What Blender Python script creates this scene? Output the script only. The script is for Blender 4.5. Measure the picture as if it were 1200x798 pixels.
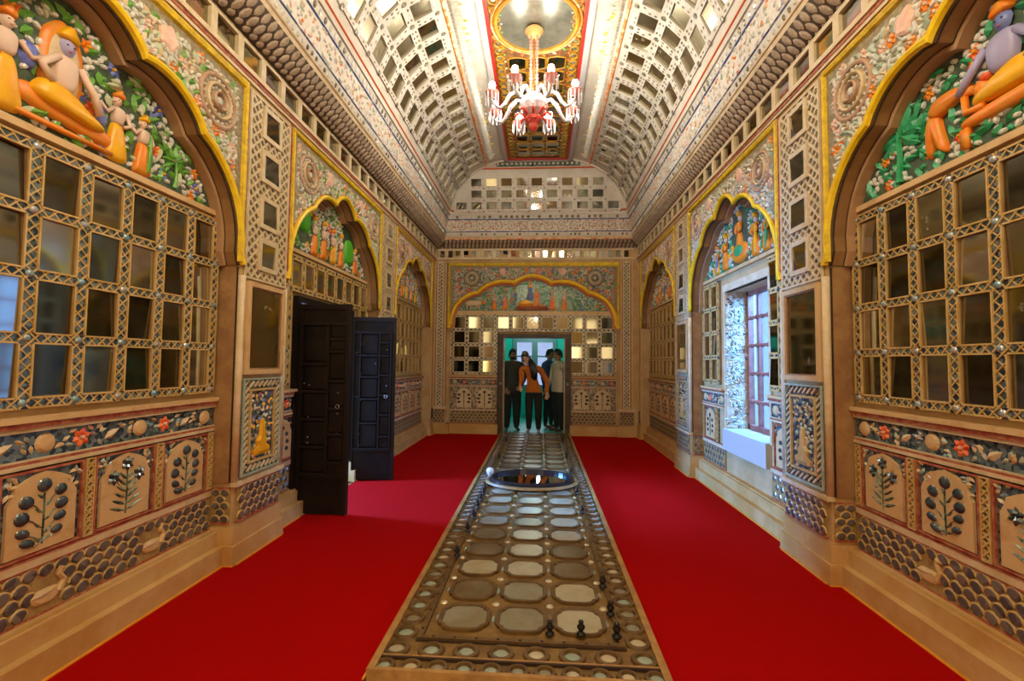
import bpy, bmesh, math, random
from mathutils import Matrix, Vector
from math import sin, cos, pi, radians

for o in list(bpy.data.objects):
    bpy.data.objects.remove(o)
SC = bpy.context.scene
COL = SC.collection
R = random.Random(11)

# ------------------------------------------------------------------ camera
CAM_YAW, CAM_PITCH, CAM_ROLL, CAM_F = .0615, .0474, .0108, 541.0
f_ = Vector((-sin(CAM_YAW)*cos(CAM_PITCH), cos(CAM_YAW)*cos(CAM_PITCH), sin(CAM_PITCH)))
r_ = f_.cross(Vector((0, 0, 1))).normalized()
u_ = r_.cross(f_)
r2 = r_*cos(CAM_ROLL)+u_*sin(CAM_ROLL)
u2 = u_*cos(CAM_ROLL)-r_*sin(CAM_ROLL)
cam = bpy.data.cameras.new('camera')
cam.sensor_width = 36
cam.lens = CAM_F/1200*36
cam.clip_start = .02
cam_o = bpy.data.objects.new('camera', cam)
COL.objects.link(cam_o)
cam_o.matrix_world = Matrix((r2, u2, -f_)).transposed().to_4x4()
cam_o.location = (0, 0, 1.45)
SC.camera = cam_o

# ------------------------------------------------------------------ world, lights, exposure
W = bpy.data.worlds.new('world')
SC.world = W
W.use_nodes = True
W.node_tree.nodes['Background'].inputs[0].default_value = (.56, .70, 1, 1)
W.node_tree.nodes['Background'].inputs[1].default_value = 1.4
SC.view_settings.view_transform = 'Standard'
SC.view_settings.look = 'None'
SC.view_settings.gamma = 1
SC.view_settings.exposure = 0.2
SC.view_settings.use_curve_mapping = False
SC.cycles.use_denoising = True
SC.cycles.max_bounces = 10
SC.cycles.diffuse_bounces = 5
SC.cycles.glossy_bounces = 5
SC.cycles.sample_clamp_indirect = 4
SC.cycles.caustics_reflective = False


def area(name, loc, target, sx, sy, power, color):
    l = bpy.data.lights.new(name, 'AREA')
    l.shape = 'RECTANGLE'
    l.size, l.size_y, l.energy, l.color = sx, sy, power, color
    o = bpy.data.objects.new(name, l)
    COL.objects.link(o)
    o.location = loc
    o.rotation_euler = (Vector(target)-Vector(loc)).to_track_quat('-Z', 'Y').to_euler()
    return o


# two unseen warm fill lights added behind the camera; daylight through the left doorway, the right window and the anteroom window
area('fill_side_left', (-2.10, -.65, 2.2), (1.2, 4.2, 1.6), 1.3, 3.0, 50, (1, .76, .42))
area('fill_side_right', (1.88, -.65, 2.2), (-1.4, 4.2, 1.6), 1.3, 3.0, 50, (1, .76, .42))
area('daylight_left_door', (-5.0, 4.85, 1.5), (1.9, 5.5, 1.2), .7, .7, 1000, (.13, .38, 1))
area('daylight_right_window', (3.6, 4.5, 2.9), (1.9, 5.3, 1.2), 1.4, 1.4, 900, (.22, .52, 1))
area('daylight_anteroom', (-.1, 14.0, 2.4), (-.1, 9.9, .6), 1.6, 1.6, 130, (.75, .9, 1))
BULB_W = 13          # watts of each of the eight chandelier bulbs
# the bulbs of the hall's next chandelier, which hangs over the camera
for i, (x, y) in enumerate(((-.45, .8), (.25, .8), (-.45, 1.5), (.25, 1.5))):
    l = bpy.data.lights.new('near_chandelier_light', 'POINT')
    l.energy, l.color, l.shadow_soft_size = 50, (1, .90, .72), .06
    o = bpy.data.objects.new('near_chandelier_light', l)
    COL.objects.link(o)
    o.location = (x, y, 4.35)
l = bpy.data.lights.new('anteroom_fill', 'POINT')  # unseen point light added to brighten the teal anteroom walls
l.energy, l.color, l.shadow_soft_size = 26, (.85, 1, .95), .12
o = bpy.data.objects.new('anteroom_fill', l)
COL.objects.link(o)
o.location = (-.1, 11.9, 2.6)

# ------------------------------------------------------------------ materials
MATS = {}


def mat(name, col, rough=.6, metal=0., col2=None, scale=6., bump=0., bscale=40., spec=.5, emit=0., lo=.4, hi=.62, kind='noise'):
    m = bpy.data.materials.new(name)
    m.use_nodes = True
    nt = m.node_tree
    b = nt.nodes['Principled BSDF']
    b.inputs['Base Color'].default_value = (*col, 1)
    b.inputs['Roughness'].default_value = rough
    b.inputs['Metallic'].default_value = metal
    b.inputs['Specular IOR Level'].default_value = spec
    if emit:
        b.inputs['Emission Color'].default_value = (*col, 1)
        b.inputs['Emission Strength'].default_value = emit
    tc = nt.nodes.new('ShaderNodeNewGeometry')
    if col2:
        if kind == 'noise':
            n = nt.nodes.new('ShaderNodeTexNoise')
            n.inputs['Scale'].default_value = scale
            n.inputs['Detail'].default_value = 6
            n.inputs['Roughness'].default_value = .65
            nt.links.new(tc.outputs['Position'], n.inputs['Vector'])
            fac = n.outputs[0]
        else:
            n = nt.nodes.new('ShaderNodeTexVoronoi')
            n.inputs['Scale'].default_value = scale
            nt.links.new(tc.outputs['Position'], n.inputs['Vector'])
            sp = nt.nodes.new('ShaderNodeSeparateColor')
            nt.links.new(n.outputs['Color'], sp.inputs[0])
            fac = sp.outputs[0]
        cr = nt.nodes.new('ShaderNodeValToRGB')
        cr.color_ramp.elements[0].position = lo
        cr.color_ramp.elements[1].position = hi
        cr.color_ramp.elements[0].color = (*col, 1)
        cr.color_ramp.elements[1].color = (*col2, 1)
        nt.links.new(fac, cr.inputs[0])
        nt.links.new(cr.outputs[0], b.inputs['Base Color'])
    if bump:
        n2 = nt.nodes.new('ShaderNodeTexNoise')
        n2.inputs['Scale'].default_value = bscale
        n2.inputs['Detail'].default_value = 4
        nt.links.new(tc.outputs['Position'], n2.inputs['Vector'])
        bp = nt.nodes.new('ShaderNodeBump')
        bp.inputs['Strength'].default_value = bump
        bp.inputs['Distance'].default_value = .01
        nt.links.new(n2.outputs[0], bp.inputs['Height'])
        nt.links.new(bp.outputs[0], b.inputs['Normal'])
    MATS[name] = m
    return m


def mirror_mat(name, col, rust, amount, rough=.07):
    """old silvered glass: metallic, with brown tarnish patches"""
    m = mat(name, col, rough, 1.)
    nt = m.node_tree
    b = nt.nodes['Principled BSDF']
    g = nt.nodes.new('ShaderNodeNewGeometry')
    n = nt.nodes.new('ShaderNodeTexNoise')
    n.inputs['Scale'].default_value = 9
    n.inputs['Detail'].default_value = 7
    n.inputs['Roughness'].default_value = .7
    nt.links.new(g.outputs['Position'], n.inputs['Vector'])
    cr = nt.nodes.new('ShaderNodeValToRGB')
    cr.color_ramp.elements[0].position = 1-amount
    cr.color_ramp.elements[1].position = 1-amount+.12
    cr.color_ramp.elements[0].color = (0, 0, 0, 1)
    cr.color_ramp.elements[1].color = (1, 1, 1, 1)
    nt.links.new(n.outputs[0], cr.inputs[0])
    mx = nt.nodes.new('ShaderNodeMix')
    mx.data_type = 'RGBA'
    mx.inputs[6].default_value = (*col, 1)
    mx.inputs[7].default_value = (*rust, 1)
    nt.links.new(cr.outputs[0], mx.inputs[0])
    nt.links.new(mx.outputs[2], b.inputs['Base Color'])
    ma = nt.nodes.new('ShaderNodeMath')
    ma.operation = 'SUBTRACT'
    ma.inputs[0].default_value = 1
    nt.links.new(cr.outputs[0], ma.inputs[1])
    nt.links.new(ma.outputs[0], b.inputs['Metallic'])
    return m


mat('plaster', (.44, .28, .105), .75, col2=(.55, .38, .18), scale=3, bump=.25, bscale=25)
mat('skirting', (.48, .27, .07), .6, col2=(.58, .38, .15), scale=2.5, bump=.15, bscale=18)
mat('cream', (.56, .42, .22), .6, col2=(.68, .55, .35), scale=8, bump=.2)
mat('plaque', (.62, .42, .19), .6, col2=(.48, .27, .09), scale=9, lo=.5, hi=.75, bump=.2)
mat('relief_ground', (.20, .155, .075), .7, col2=(.36, .29, .16), scale=30)
mat('ochre', (.50, .32, .08), .5, col2=(.60, .42, .17), scale=12)
mat('pale_ochre', (.58, .45, .24), .5, col2=(.68, .56, .35), scale=12)
mat('gold', (.84, .60, .004), .42, col2=(.74, .48, .006), scale=14, bump=.15, bscale=60)
mat('gold_rope', (.80, .57, .004), .42, col2=(.56, .36, .006), scale=14, bump=.6, bscale=90)
mat('red_line', (.30, .045, .02), .6, col2=(.45, .18, .08), scale=25)
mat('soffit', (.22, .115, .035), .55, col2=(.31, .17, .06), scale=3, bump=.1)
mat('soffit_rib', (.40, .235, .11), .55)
mat('dark_line', (.035, .018, .012), .6)
mat('jamb', (.36, .21, .08), .6, col2=(.26, .13, .05), scale=7, bump=.2)
mat('mosaic', (.035, .05, .06), .25, .35, col2=(.22, .28, .26), scale=45, kind='voronoi', lo=.2, hi=.9)
mat('mosaic_green', (.03, .07, .05), .3, .3, col2=(.25, .33, .22), scale=45, kind='voronoi', lo=.2, hi=.9)
mat('mosaic_grey', (.10, .09, .06), .35, .3, col2=(.32, .29, .20), scale=45, kind='voronoi', lo=.2, hi=.9)
mat('field_dark', (.035, .06, .03), .6, col2=(.08, .12, .06), scale=20)
mat('boss', (.22, .38, .42), .15, .4, col2=(.45, .45, .45), scale=9, kind='voronoi', lo=.1, hi=.9)
mat('scale_glass', (.10, .098, .10), .25, .3, col2=(.22, .20, .17), scale=14, kind='voronoi', lo=.2, hi=.9)
mat('scale_ground', (.40, .28, .09), .6, col2=(.26, .16, .05), scale=20)
mat('petal_glass', (.05, .075, .085), .14, .5, col2=(.12, .14, .14), scale=14)
mat('pearl', (.70, .67, .58), .18, 0., col2=(.54, .57, .48), scale=20, kind='voronoi', lo=.2, hi=.9)
mat('silver_bead', (.62, .62, .58), .3, .3)
mat('leaf_green', (.09, .30, .03), .45, col2=(.17, .42, .06), scale=12)
mat('leaf_teal', (.015, .27, .09), .45, col2=(.05, .38, .16), scale=12)
mat('leaf_pale', (.42, .46, .26), .5, col2=(.55, .56, .38), scale=12)
mat('leaf_sage', (.30, .40, .30), .5, col2=(.48, .54, .42), scale=12)
mat('orange', (.82, .20, .005), .45, col2=(.70, .28, .02), scale=20)
mat('yellow', (.86, .46, .005), .42, col2=(.78, .36, .005), scale=10)
mat('blue', (.06, .09, .42), .4, col2=(.22, .26, .55), scale=14)
mat('lilac', (.36, .33, .50), .45)
mat('flower_red', (.68, .07, .015), .45, col2=(.8, .22, .04), scale=20)
mat('pink', (.72, .40, .27), .5, col2=(.8, .55, .42), scale=18)
mat('skin_relief', (.72, .52, .38), .5)
mat('blue_skin', (.16, .20, .42), .45)
mat('bright_green', (.08, .46, .02), .4)
mat('brown_relief', (.40, .24, .14), .55, col2=(.52, .36, .24), scale=16)
mat('cornice_leaf', (.30, .22, .14), .6, col2=(.42, .33, .23), scale=18)
mat('cornice_ground', (.09, .06, .035), .7)
mat('vault_white', (.66, .62, .52), .55, col2=(.58, .53, .42), scale=4, bump=.1)
mat('band_floral', (.62, .55, .42), .55, col2=(.78, .73, .64), scale=30, lo=.35, hi=.6)
mat('vault_red', (.55, .10, .03), .8, spec=.1)
mat('vault_orange', (.80, .20, .02), .5, col2=(.78, .6, .4), scale=10, lo=.45, hi=.6)
mat('vault_blue', (.07, .10, .25), .8, spec=.1, col2=(.4, .4, .4), scale=9, lo=.5, hi=.65)
mat('panel_dark', (.10, .035, .02), .5, col2=(.25, .12, .03), scale=22)
mat('panel_gold', (.42, .22, .008), .4, col2=(.30, .14, .008), scale=14)
mat('panel_white', (.44, .41, .40), .6)
mat('panel_red', (.45, .025, .012), .45)
mat('carpet', (.40, .0015, .001), .95, col2=(.33, .001, .001), scale=260, spec=.05, bump=.4, bscale=500)
mat('carpet_edge', (.75, .33, .02), .6)
mat('walk_wood', (.13, .065, .010), .5, col2=(.23, .13, .025), scale=7, bump=.2, bscale=60)
mat('walk_rim', (.09, .045, .009), .45, col2=(.15, .08, .018), scale=9)
mat('walk_edge', (.42, .23, .06), .5, col2=(.28, .135, .035), scale=8)
mat('walk_dark', (.035, .016, .008), .6)
mat('walk_mirror', (.34, .32, .23), .3, .35, col2=(.27, .22, .12), scale=4)
mat('walk_mirror_dark', (.17, .11, .045), .3, .35, col2=(.24, .19, .11), scale=4)
mat('walk_mirror_pale', (.55, .51, .36), .3, .3, col2=(.44, .36, .20), scale=4)
mat('disc_green', (.48, .58, .46), .2, .5)
mat('disc_cream', (.72, .62, .40), .25, .4)
mat('basin_rim', (.03, .022, .02), .25, .3)
mat('basin_mirror', (.72, .75, .74), .03, 1.)
mat('knob_white', (.72, .66, .70), .3)
mat('finial', (.012, .009, .008), .3, .2)
mat('door_black', (.007, .005, .004), .5, col2=(.015, .009, .006), scale=6, bump=.15, bscale=30, spec=.18)
mat('door_bar', (.014, .009, .007), .5, spec=.2)
mat('door_stud', (.45, .42, .36), .3, .9)
mat('door_frame', (.03, .014, .006), .5, col2=(.065, .032, .012), scale=8, bump=.15)
mat('window_wood', (.22, .05, .03), .5, col2=(.30, .10, .06), scale=10)
mat('white_sill', (.50, .48, .44), .55)
mat('teal_wall', (.012, .50, .40), .6, col2=(.02, .58, .47), scale=3)
mat('teal_floor', (.03, .30, .23), .35)
mat('court', (.55, .50, .42), .8)
mat('window_grey', (.16, .24, .27), .5)


def glass_mat(name, tint):
    m = bpy.data.materials.new(name)
    m.use_nodes = True
    nt = m.node_tree
    nt.nodes.remove(nt.nodes['Principled BSDF'])
    tr = nt.nodes.new('ShaderNodeBsdfTransparent')
    tr.inputs[0].default_value = (*tint, 1)
    gl = nt.nodes.new('ShaderNodeBsdfGlossy')
    gl.inputs['Roughness'].default_value = .05
    mx = nt.nodes.new('ShaderNodeMixShader')
    mx.inputs[0].default_value = .06
    nt.links.new(tr.outputs[0], mx.inputs[1])
    nt.links.new(gl.outputs[0], mx.inputs[2])
    nt.links.new(mx.outputs[0], nt.nodes['Material Output'].inputs[0])
    MATS[name] = m


glass_mat('glass_day', (.66, .82, 1.))
glass_mat('glass_far', (.70, .72, .76))
mat('bulb', (1., .97, .92), .3, emit=30.)
mat('crystal', (.80, .80, .80), .08, 0., col2=(.55, .5, .5), scale=40, spec=.9)
mat('red_glass', (.62, .05, .02), .12, spec=.9)
mat('pink_glass', (.78, .26, .20), .12, spec=.9)
mat('brass', (.75, .45, .14), .25, .8)
mat('amber_glass', (.80, .45, .16), .2)
mirror_mat('mirror_dark', (.19, .185, .145), (.16, .10, .04), .30)
mirror_mat('mirror_grey', (.34, .335, .28), (.30, .20, .09), .34)
mirror_mat('mirror_olive', (.36, .34, .22), (.38, .24, .10), .40)
mirror_mat('mirror_clear', (.62, .62, .55), (.45, .30, .14), .28)
mirror_mat('mirror_vault', (.56, .51, .34), (.34, .27, .13), .40, .24)
mat('ceiling_glass', (.13, .13, .095), .22, .45, col2=(.20, .195, .15), scale=5)
MIRR = ['mirror_dark', 'mirror_dark', 'mirror_grey', 'mirror_olive', 'mirror_grey', 'mirror_clear', 'mirror_clear']


# ------------------------------------------------------------------ building helpers
class Frame:
    """a wall's own axes: u along it, v up, d out into the room"""
    def __init__(s, o, u=(1, 0, 0), v=(0, 0, 1)):
        s.o = Vector(o)
        s.u = Vector(u)
        s.v = Vector(v)
        s.d = s.u.cross(s.v)
        s.m = Matrix((s.u, s.v, s.d)).transposed().to_4x4()
        s.m.translation = s.o

    def p(s, u, v, d):
        return s.o+s.u*u+s.v*v+s.d*d


WORLD = Frame((0, 0, 0), (1, 0, 0), (0, 1, 0))     # u=x, v=y, d=z


class MB:
    def __init__(s, fr=WORLD):
        s.fr, s.v, s.f, s.mi, s.names, s.cur = fr, [], [], [], [], 0

    def use(s, name):
        if name not in s.names:
            s.names.append(name)
        s.cur = s.names.index(name)
        return s

    def add(s, pts, faces, world=False):
        b = len(s.v)
        s.v += [tuple(p) if world else tuple(s.fr.p(*p)) for p in pts]
        for f in faces:
            s.f.append([b+i for i in f])
            s.mi.append(s.cur)

    def box(s, u0, u1, v0, v1, d0, d1):
        s.add([(u0, v0, d0), (u1, v0, d0), (u1, v1, d0), (u0, v1, d0), (u0, v0, d1), (u1, v0, d1), (u1, v1, d1), (u0, v1, d1)],
              [(0, 3, 2, 1), (4, 5, 6, 7), (0, 1, 5, 4), (1, 2, 6, 5), (2, 3, 7, 6), (3, 0, 4, 7)])

    def prism(s, poly, d0, d1, inset=1., c=None):
        n = len(poly)
        cu = sum(p[0] for p in poly)/n if c is None else c[0]
        cv = sum(p[1] for p in poly)/n if c is None else c[1]
        a = sum(poly[i][0]*poly[(i+1) % n][1]-poly[(i+1) % n][0]*poly[i][1] for i in range(n))
        if a < 0:
            poly = poly[::-1]
        s.add([(x, y, d0) for x, y in poly]+[(cu+(x-cu)*inset, cv+(y-cv)*inset, d1) for x, y in poly],
              [(i, (i+1) % n, n+(i+1) % n, n+i) for i in range(n)]+[tuple(range(n, 2*n))])

    def puff(s, poly, d, h):
        """rounded low relief of a 2-D outline"""
        if len(poly) < 12:
            for _ in (0, 1):
                q = []
                for (x0, y0), (x1, y1) in zip(poly, poly[1:]+poly[:1]):
                    q += [(.78*x0+.22*x1, .78*y0+.22*y1), (.22*x0+.78*x1, .22*y0+.78*y1)]
                poly = q
        n = len(poly)
        cu = sum(p[0] for p in poly)/n
        cv = sum(p[1] for p in poly)/n
        if sum(poly[i][0]*poly[(i+1) % n][1]-poly[(i+1) % n][0]*poly[i][1] for i in range(n)) < 0:
            poly = poly[::-1]
        rings = [(1, d), (.93, d+h*.6), (.7, d+h)]
        s.add([(cu+(x-cu)*k, cv+(y-cv)*k, dd) for k, dd in rings for x, y in poly],
              [(r*n+i, r*n+(i+1) % n, r*n+n+(i+1) % n, r*n+n+i) for r in (0, 1) for i in range(n)]+[tuple(range(2*n, 3*n))])

    def bar(s, a, b, w, d0, d1):
        """flat bar between two points of the wall"""
        ax, ay = a
        bx, by = b
        L = math.hypot(bx-ax, by-ay) or 1e-6
        nx, ny = -(by-ay)/L*w/2, (bx-ax)/L*w/2
        s.prism([(ax-nx, ay-ny), (bx-nx, by-ny), (bx+nx, by+ny), (ax+nx, ay+ny)], d0, d1)

    def lattice(s, u0, u1, v0, v1, cell, w, d0, d1):
        c = math.floor((u0+v0)/cell)*cell
        while c < u1+v1:
            a, b = max(u0, c-v1), min(u1, c-v0)
            if b-a > .006:
                s.bar((a, c-a), (b, c-b), w, d0, d1)
            c += cell
        c = math.floor((u0-v1)/cell)*cell
        while c < u1-v0:
            a, b = max(u0, c+v0), min(u1, c+v1)
            if b-a > .006:
                s.bar((a, a-c), (b, b-c), w, d0, d1*.98)
            c += cell

    def dome(s, u, v, d, ru, rv, h, n=8, rot=0.):
        pts = []
        for k, (q, z) in enumerate(((1, 0), (.72, .7))):
            for i in range(n):
                t = 2*pi*i/n
                x, y = ru*q*cos(t), rv*q*sin(t)
                pts.append((u+x*cos(rot)-y*sin(rot), v+x*sin(rot)+y*cos(rot), d+h*z))
        pts.append((u, v, d+h))
        s.add(pts, [(i, (i+1) % n, n+(i+1) % n, n+i) for i in range(n)]+[(n+i, n+(i+1) % n, 2*n) for i in range(n)])

    def leaf(s, u, v, d, L, wd, ang, h=.012):
        ca, sa = cos(ang), sin(ang)
        P = [(0, 0, 0), (.35, .5, 0), (.7, .36, 0), (1, 0, .2), (.7, -.36, 0), (.35, -.5, 0), (.35, 0, 1), (.7, 0, .8)]
        s.add([(u+(x*L)*ca-(y*wd)*sa, v+(x*L)*sa+(y*wd)*ca, d+z*h) for x, y, z in P],
              [(0, 6, 1), (1, 6, 7, 2), (2, 7, 3), (0, 5, 6), (5, 4, 7, 6), (4, 3, 7)])

    def sweep(s, path, prof, closed=False):
        """sweep a profile of (offset to the right of the path, d) along a path in the wall's plane"""
        n, k = len(path), len(prof)
        pts = []
        for i in range(n):
            a = path[i-1] if (i or closed) else path[i]
            b = path[(i+1) % n] if (i < n-1 or closed) else path[i]
            dx, dy = b[0]-a[0], b[1]-a[1]
            L = math.hypot(dx, dy) or 1e-6
            nx, ny = dy/L, -dx/L
            m = 1.
            if closed or 0 < i < n-1:
                e = (path[(i+1) % n][0]-path[i][0], path[(i+1) % n][1]-path[i][1])
                el = math.hypot(*e) or 1e-6
                m = min(1.6, 1/max(.5, abs((e[0]*dx+e[1]*dy)/(el*L))))
            pts += [(path[i][0]+nx*q*m, path[i][1]+ny*q*m, d) for q, d in prof]
        fs = []
        for i in range(n if closed else n-1):
            j = (i+1) % n
            fs += [(i*k+q, j*k+q, j*k+q+1, i*k+q+1) for q in range(k-1)]
        s.add(pts, fs)
        if not closed:
            s.add([pts[q] for q in range(k)], [tuple(range(k))])
            s.add([pts[(n-1)*k+q] for q in range(k)], [tuple(range(k-1, -1, -1))])

    def tube(s, path, r, n=6):
        """round bar along 3-D points (frame coordinates); r a number or one per point"""
        P = [Vector(p) for p in path]
        pts = []
        up = Vector((0.31, .2, .93))
        for i, p in enumerate(P):
            t = (P[min(i+1, len(P)-1)]-P[max(i-1, 0)]).normalized()
            a = t.cross(up)
            if a.length < .05:
                a = t.cross(Vector((1, 0, 0)))
            a.normalize()
            b = t.cross(a)
            rr = r[i] if isinstance(r, (list, tuple)) else r
            pts += [p+(a*cos(2*pi*k/n)+b*sin(2*pi*k/n))*rr for k in range(n)]
        m = len(P)
        s.add(pts, [(i*n+k, i*n+n+k, i*n+n+(k+1) % n, i*n+(k+1) % n) for i in range(m-1) for k in range(n)]
              + [tuple(range(n)), tuple(range(m*n-1, m*n-n-1, -1))])

    def lathe(s, prof, c=(0, 0, 0), n=12):
        """profile of (radius, height) turned about the frame's d axis at c"""
        pts = [(c[0]+r*cos(2*pi*k/n), c[1]+r*sin(2*pi*k/n), c[2]+z) for r, z in prof for k in range(n)]
        m = len(prof)
        s.add(pts, [(i*n+k, i*n+(k+1) % n, i*n+n+(k+1) % n, i*n+n+k) for i in range(m-1) for k in range(n)]
              + [tuple(range(n-1, -1, -1)), tuple(range((m-1)*n, m*n))])

    def mesh(s, name, smooth=False):
        me = bpy.data.meshes.new(name)
        me.from_pydata(s.v, [], s.f)
        for n in s.names:
            me.materials.append(MATS[n])
        me.polygons.foreach_set('material_index', s.mi)
        if smooth:
            me.polygons.foreach_set('use_smooth', [True]*len(s.f))
        me.update()
        return me

    def build(s, name, material=None, parent=None, stuff=False, smooth=False, kind=None):
        if not s.v:
            return None
        if material and not s.names:
            s.names = [material]
        o = bpy.data.objects.new(name, s.mesh(name, smooth))
        COL.objects.link(o)
        if parent:
            o.parent = parent
        if stuff:
            o['kind'] = 'stuff'
        if kind:
            o['kind'] = kind
        return o


def tag(o, label, cat, group=None):
    o['label'], o['category'] = label, cat
    if group:
        o['group'] = group
    return o


def empty(name, loc=(0, 0, 0), rz=0):
    o = bpy.data.objects.new(name, None)
    COL.objects.link(o)
    o.location = loc
    o.rotation_euler = (0, 0, rz)
    return o


MESHES = {}


def shared(key, fn, material, smooth=False):
    k = (key, material)
    if k not in MESHES:
        b = MB(WORLD)
        fn(b)
        b.names = [material]
        MESHES[k] = b.mesh(key, smooth)
    return MESHES[k]


def put(me, name, parent, fr, u, v, d, rot=0., su=1., sv=1., sd=1., tu=0., tv=0.):
    """an object that shares mesh data, placed in a wall's axes"""
    o = bpy.data.objects.new(name, me)
    COL.objects.link(o)
    o.parent = parent
    m = fr.m @ Matrix.Translation((u, v, d)) @ Matrix.Rotation(rot, 4, 'Z')
    if tu or tv:
        m = m @ Matrix.Rotation(tu, 4, 'X') @ Matrix.Rotation(tv, 4, 'Y')
    o.matrix_world = m @ Matrix.Diagonal((su, sv, sd, 1))
    return o


def _pane(b):
    b.box(-.5, .5, -.5, .5, 0, .005)


def _dome(b):
    b.dome(0, 0, 0, 1, 1, 1, 10)


def _scale(b):
    n = 9
    P = [(.5*sin(pi*(i/(n-1)-.5)), .5*abs(cos(pi*(i/(n-1)-.5)))) for i in range(n)]+[(.25, -.42), (0, -.5), (-.25, -.42)]
    b.puff(P, 0, 1)


def _leaf(b):
    b.leaf(0, 0, 0, 1, 1, 0, 1)


def pane(parent, fr, u, v, d, w, h, tilt=.028, kinds=MIRR, name='mirror_pane'):
    return put(shared('pane', _pane, R.choice(kinds)), name, parent, fr, u, v, d, 0, w, h, 1, max(-.07, min(.07, R.gauss(0, tilt))), max(-.07, min(.07, R.gauss(0, tilt))))


def rect_frame(b, u0, u1, v0, v1, w, d0, d1):
    b.box(u0, u1, v0, v0+w, d0, d1)
    b.box(u0, u1, v1-w, v1, d0, d1)
    b.box(u0, u0+w, v0+w, v1-w, d0, d1)
    b.box(u1-w, u1, v0+w, v1-w, d0, d1)


HALF = lambda w, h: [(w, 0), (w*.7, h*.75), (0, h), (-w*.7, h*.75), (-w, 0)]


# ------------------------------------------------------------------ arches
def arch_curve(hw, c1=.62, n=9, drop=0., spring=2.13):
    def lobe(p, q, sag):
        dx, dy = q[0]-p[0], q[1]-p[1]
        L = math.hypot(dx, dy)
        nx, ny = dy/L, -dx/L
        return [(p[0]+dx*t+nx*sag*sin(pi*t)**.75, p[1]+dy*t+ny*sag*sin(pi*t)**.75) for t in [i/n for i in range(n)]]
    k = hw/1.13
    P = [(hw, spring), (hw-.035*k, spring+.09), (c1*hw, 2.88-drop), (.22*hw, 3.07-drop), (0, 3.22-drop)]
    half = [P[0]]+lobe(P[1], P[2], .13*min(k, 1.25))+lobe(P[2], P[3], .085*min(k, 1.3))+lobe(P[3], P[4], .035)+[P[4]]
    return [(-x, y) for x, y in half]+[(x, y) for x, y in half[::-1][1:]]


def arch_height(curve, u):
    best = 0
    for (a, b), (c, d) in zip(curve, curve[1:]):
        if min(a, c) <= u <= max(a, c) and abs(c-a) > 1e-6:
            best = max(best, b+(d-b)*(u-a)/(c-a))
    return best


# ------------------------------------------------------------------ relief figures and foliage
def rosette(parent, fr, u, v, d, r, mats=('cream', 'pearl', 'brown_relief')):
    b = MB(fr)
    for k, (rr, w) in enumerate(((1., .10), (.66, .08), (.34, .07))):
        b.use(mats[2] if k != 1 else mats[0])
        b.sweep([(u+r*rr*cos(-2*pi*i/20), v+r*rr*sin(-2*pi*i/20)) for i in range(20)], HALF(r*w, .022+.012*k), True) if 0 else \
            b.sweep([(u+r*rr*cos(-2*pi*i/20), v+r*rr*sin(-2*pi*i/20)) for i in range(20)], [(x, d+y) for x, y in HALF(r*w, .022+.008*k)], True)
    b.use(mats[1])
    for rr, n, q in ((.83, 20, .09), (.5, 13, .085)):
        for i in range(n):
            t = 2*pi*i/n
            b.dome(u+r*rr*cos(t), v+r*rr*sin(t), d, r*q, r*q*.75, .018, 6, t)
    b.dome(u, v, d, r*.2, r*.2, .035, 8)
    return b.build('rosette', None, parent)


def blossom(b, u, v, d, r, m_p, m_c, n=6):
    b.use(m_p)
    for i in range(n):
        t = 2*pi*i/n+.3
        b.leaf(u+r*.15*cos(t), v+r*.15*sin(t), d, r*.9, r*.75, t, .014)
    b.use(m_c)
    b.dome(u, v, d, r*.28, r*.28, .02, 6)


def spandrel_relief(parent, fr, curve, hw, w, top, d, near, pal):
    """scrolls, pearls and blossoms over the arch"""
    stuff = MB(fr)
    n_tries = 14000 if near else 7000
    pts = []
    n_leaf = 0
    ros = [(-.735*hw, 3.17), (.735*hw, 3.17)]
    rr = .165
    for _ in range(n_tries):
        u, v = R.uniform(-w/2+.06, w/2-.06), R.uniform(2.3, top-.06)
        if v < arch_height(curve, u)+.055 or (abs(u) > hw*.955 and v < 2.3):
            continue
        if any(math.hypot(u-a, v-b) < rr*1.1 for a, b in ros):
            continue
        if any((u-a)**2+(v-b)**2 < q*q for a, b, q in pts):
            continue
        big = R.random() < .09
        pts.append((u, v, .050 if big else (.025 if near else .029)))
        t = R.uniform(0, 2*pi)
        if big:
            bl = MB(fr) if near else stuff
            blossom(bl, u, v, d, .042, R.choice(pal[2]), pal[3])
            if near:
                bl.build('blossom', None, parent)
        elif R.random() < .55:
            stuff.use('pearl').dome(u, v, d, .026, .014, .016, 7, t)
        else:
            m = R.choice(pal[0])
            n_leaf += 1
            if near and n_leaf < 220:
                put(shared('leaf', _leaf, m), 'relief_leaf', parent, fr, u-.03*cos(t), v-.03*sin(t), d, t, .075, .034, .016)
            else:
                stuff.use(m).leaf(u-.03*cos(t), v-.03*sin(t), d, .075, .034, t, .016)
    stuff.build('scroll_relief', None, parent, stuff=True)
    for a, b_ in ros:
        rosette(parent, fr, a, b_, d, rr, pal[1])
    for a in (-.36*hw, .36*hw):
        b = MB(fr)
        b.use('pink').puff([(a+.07*cos(t)*(1+.12*cos(5*t)), 3.30+.075*sin(t)*(1+.12*cos(5*t))) for t in [2*pi*i/20 for i in range(20)]], d, .02)
        b.build('blossom_relief', None, parent)


def face(b, u, v, d, r):
    b.use('dark_line').dome(u-r*.38, v+r*.12, d, r*.16, r*.09, .004, 6)
    b.dome(u+r*.38, v+r*.12, d, r*.16, r*.09, .004, 6)
    b.use('flower_red').dome(u, v-r*.55, d, r*.24, r*.08, .004, 6)


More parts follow.
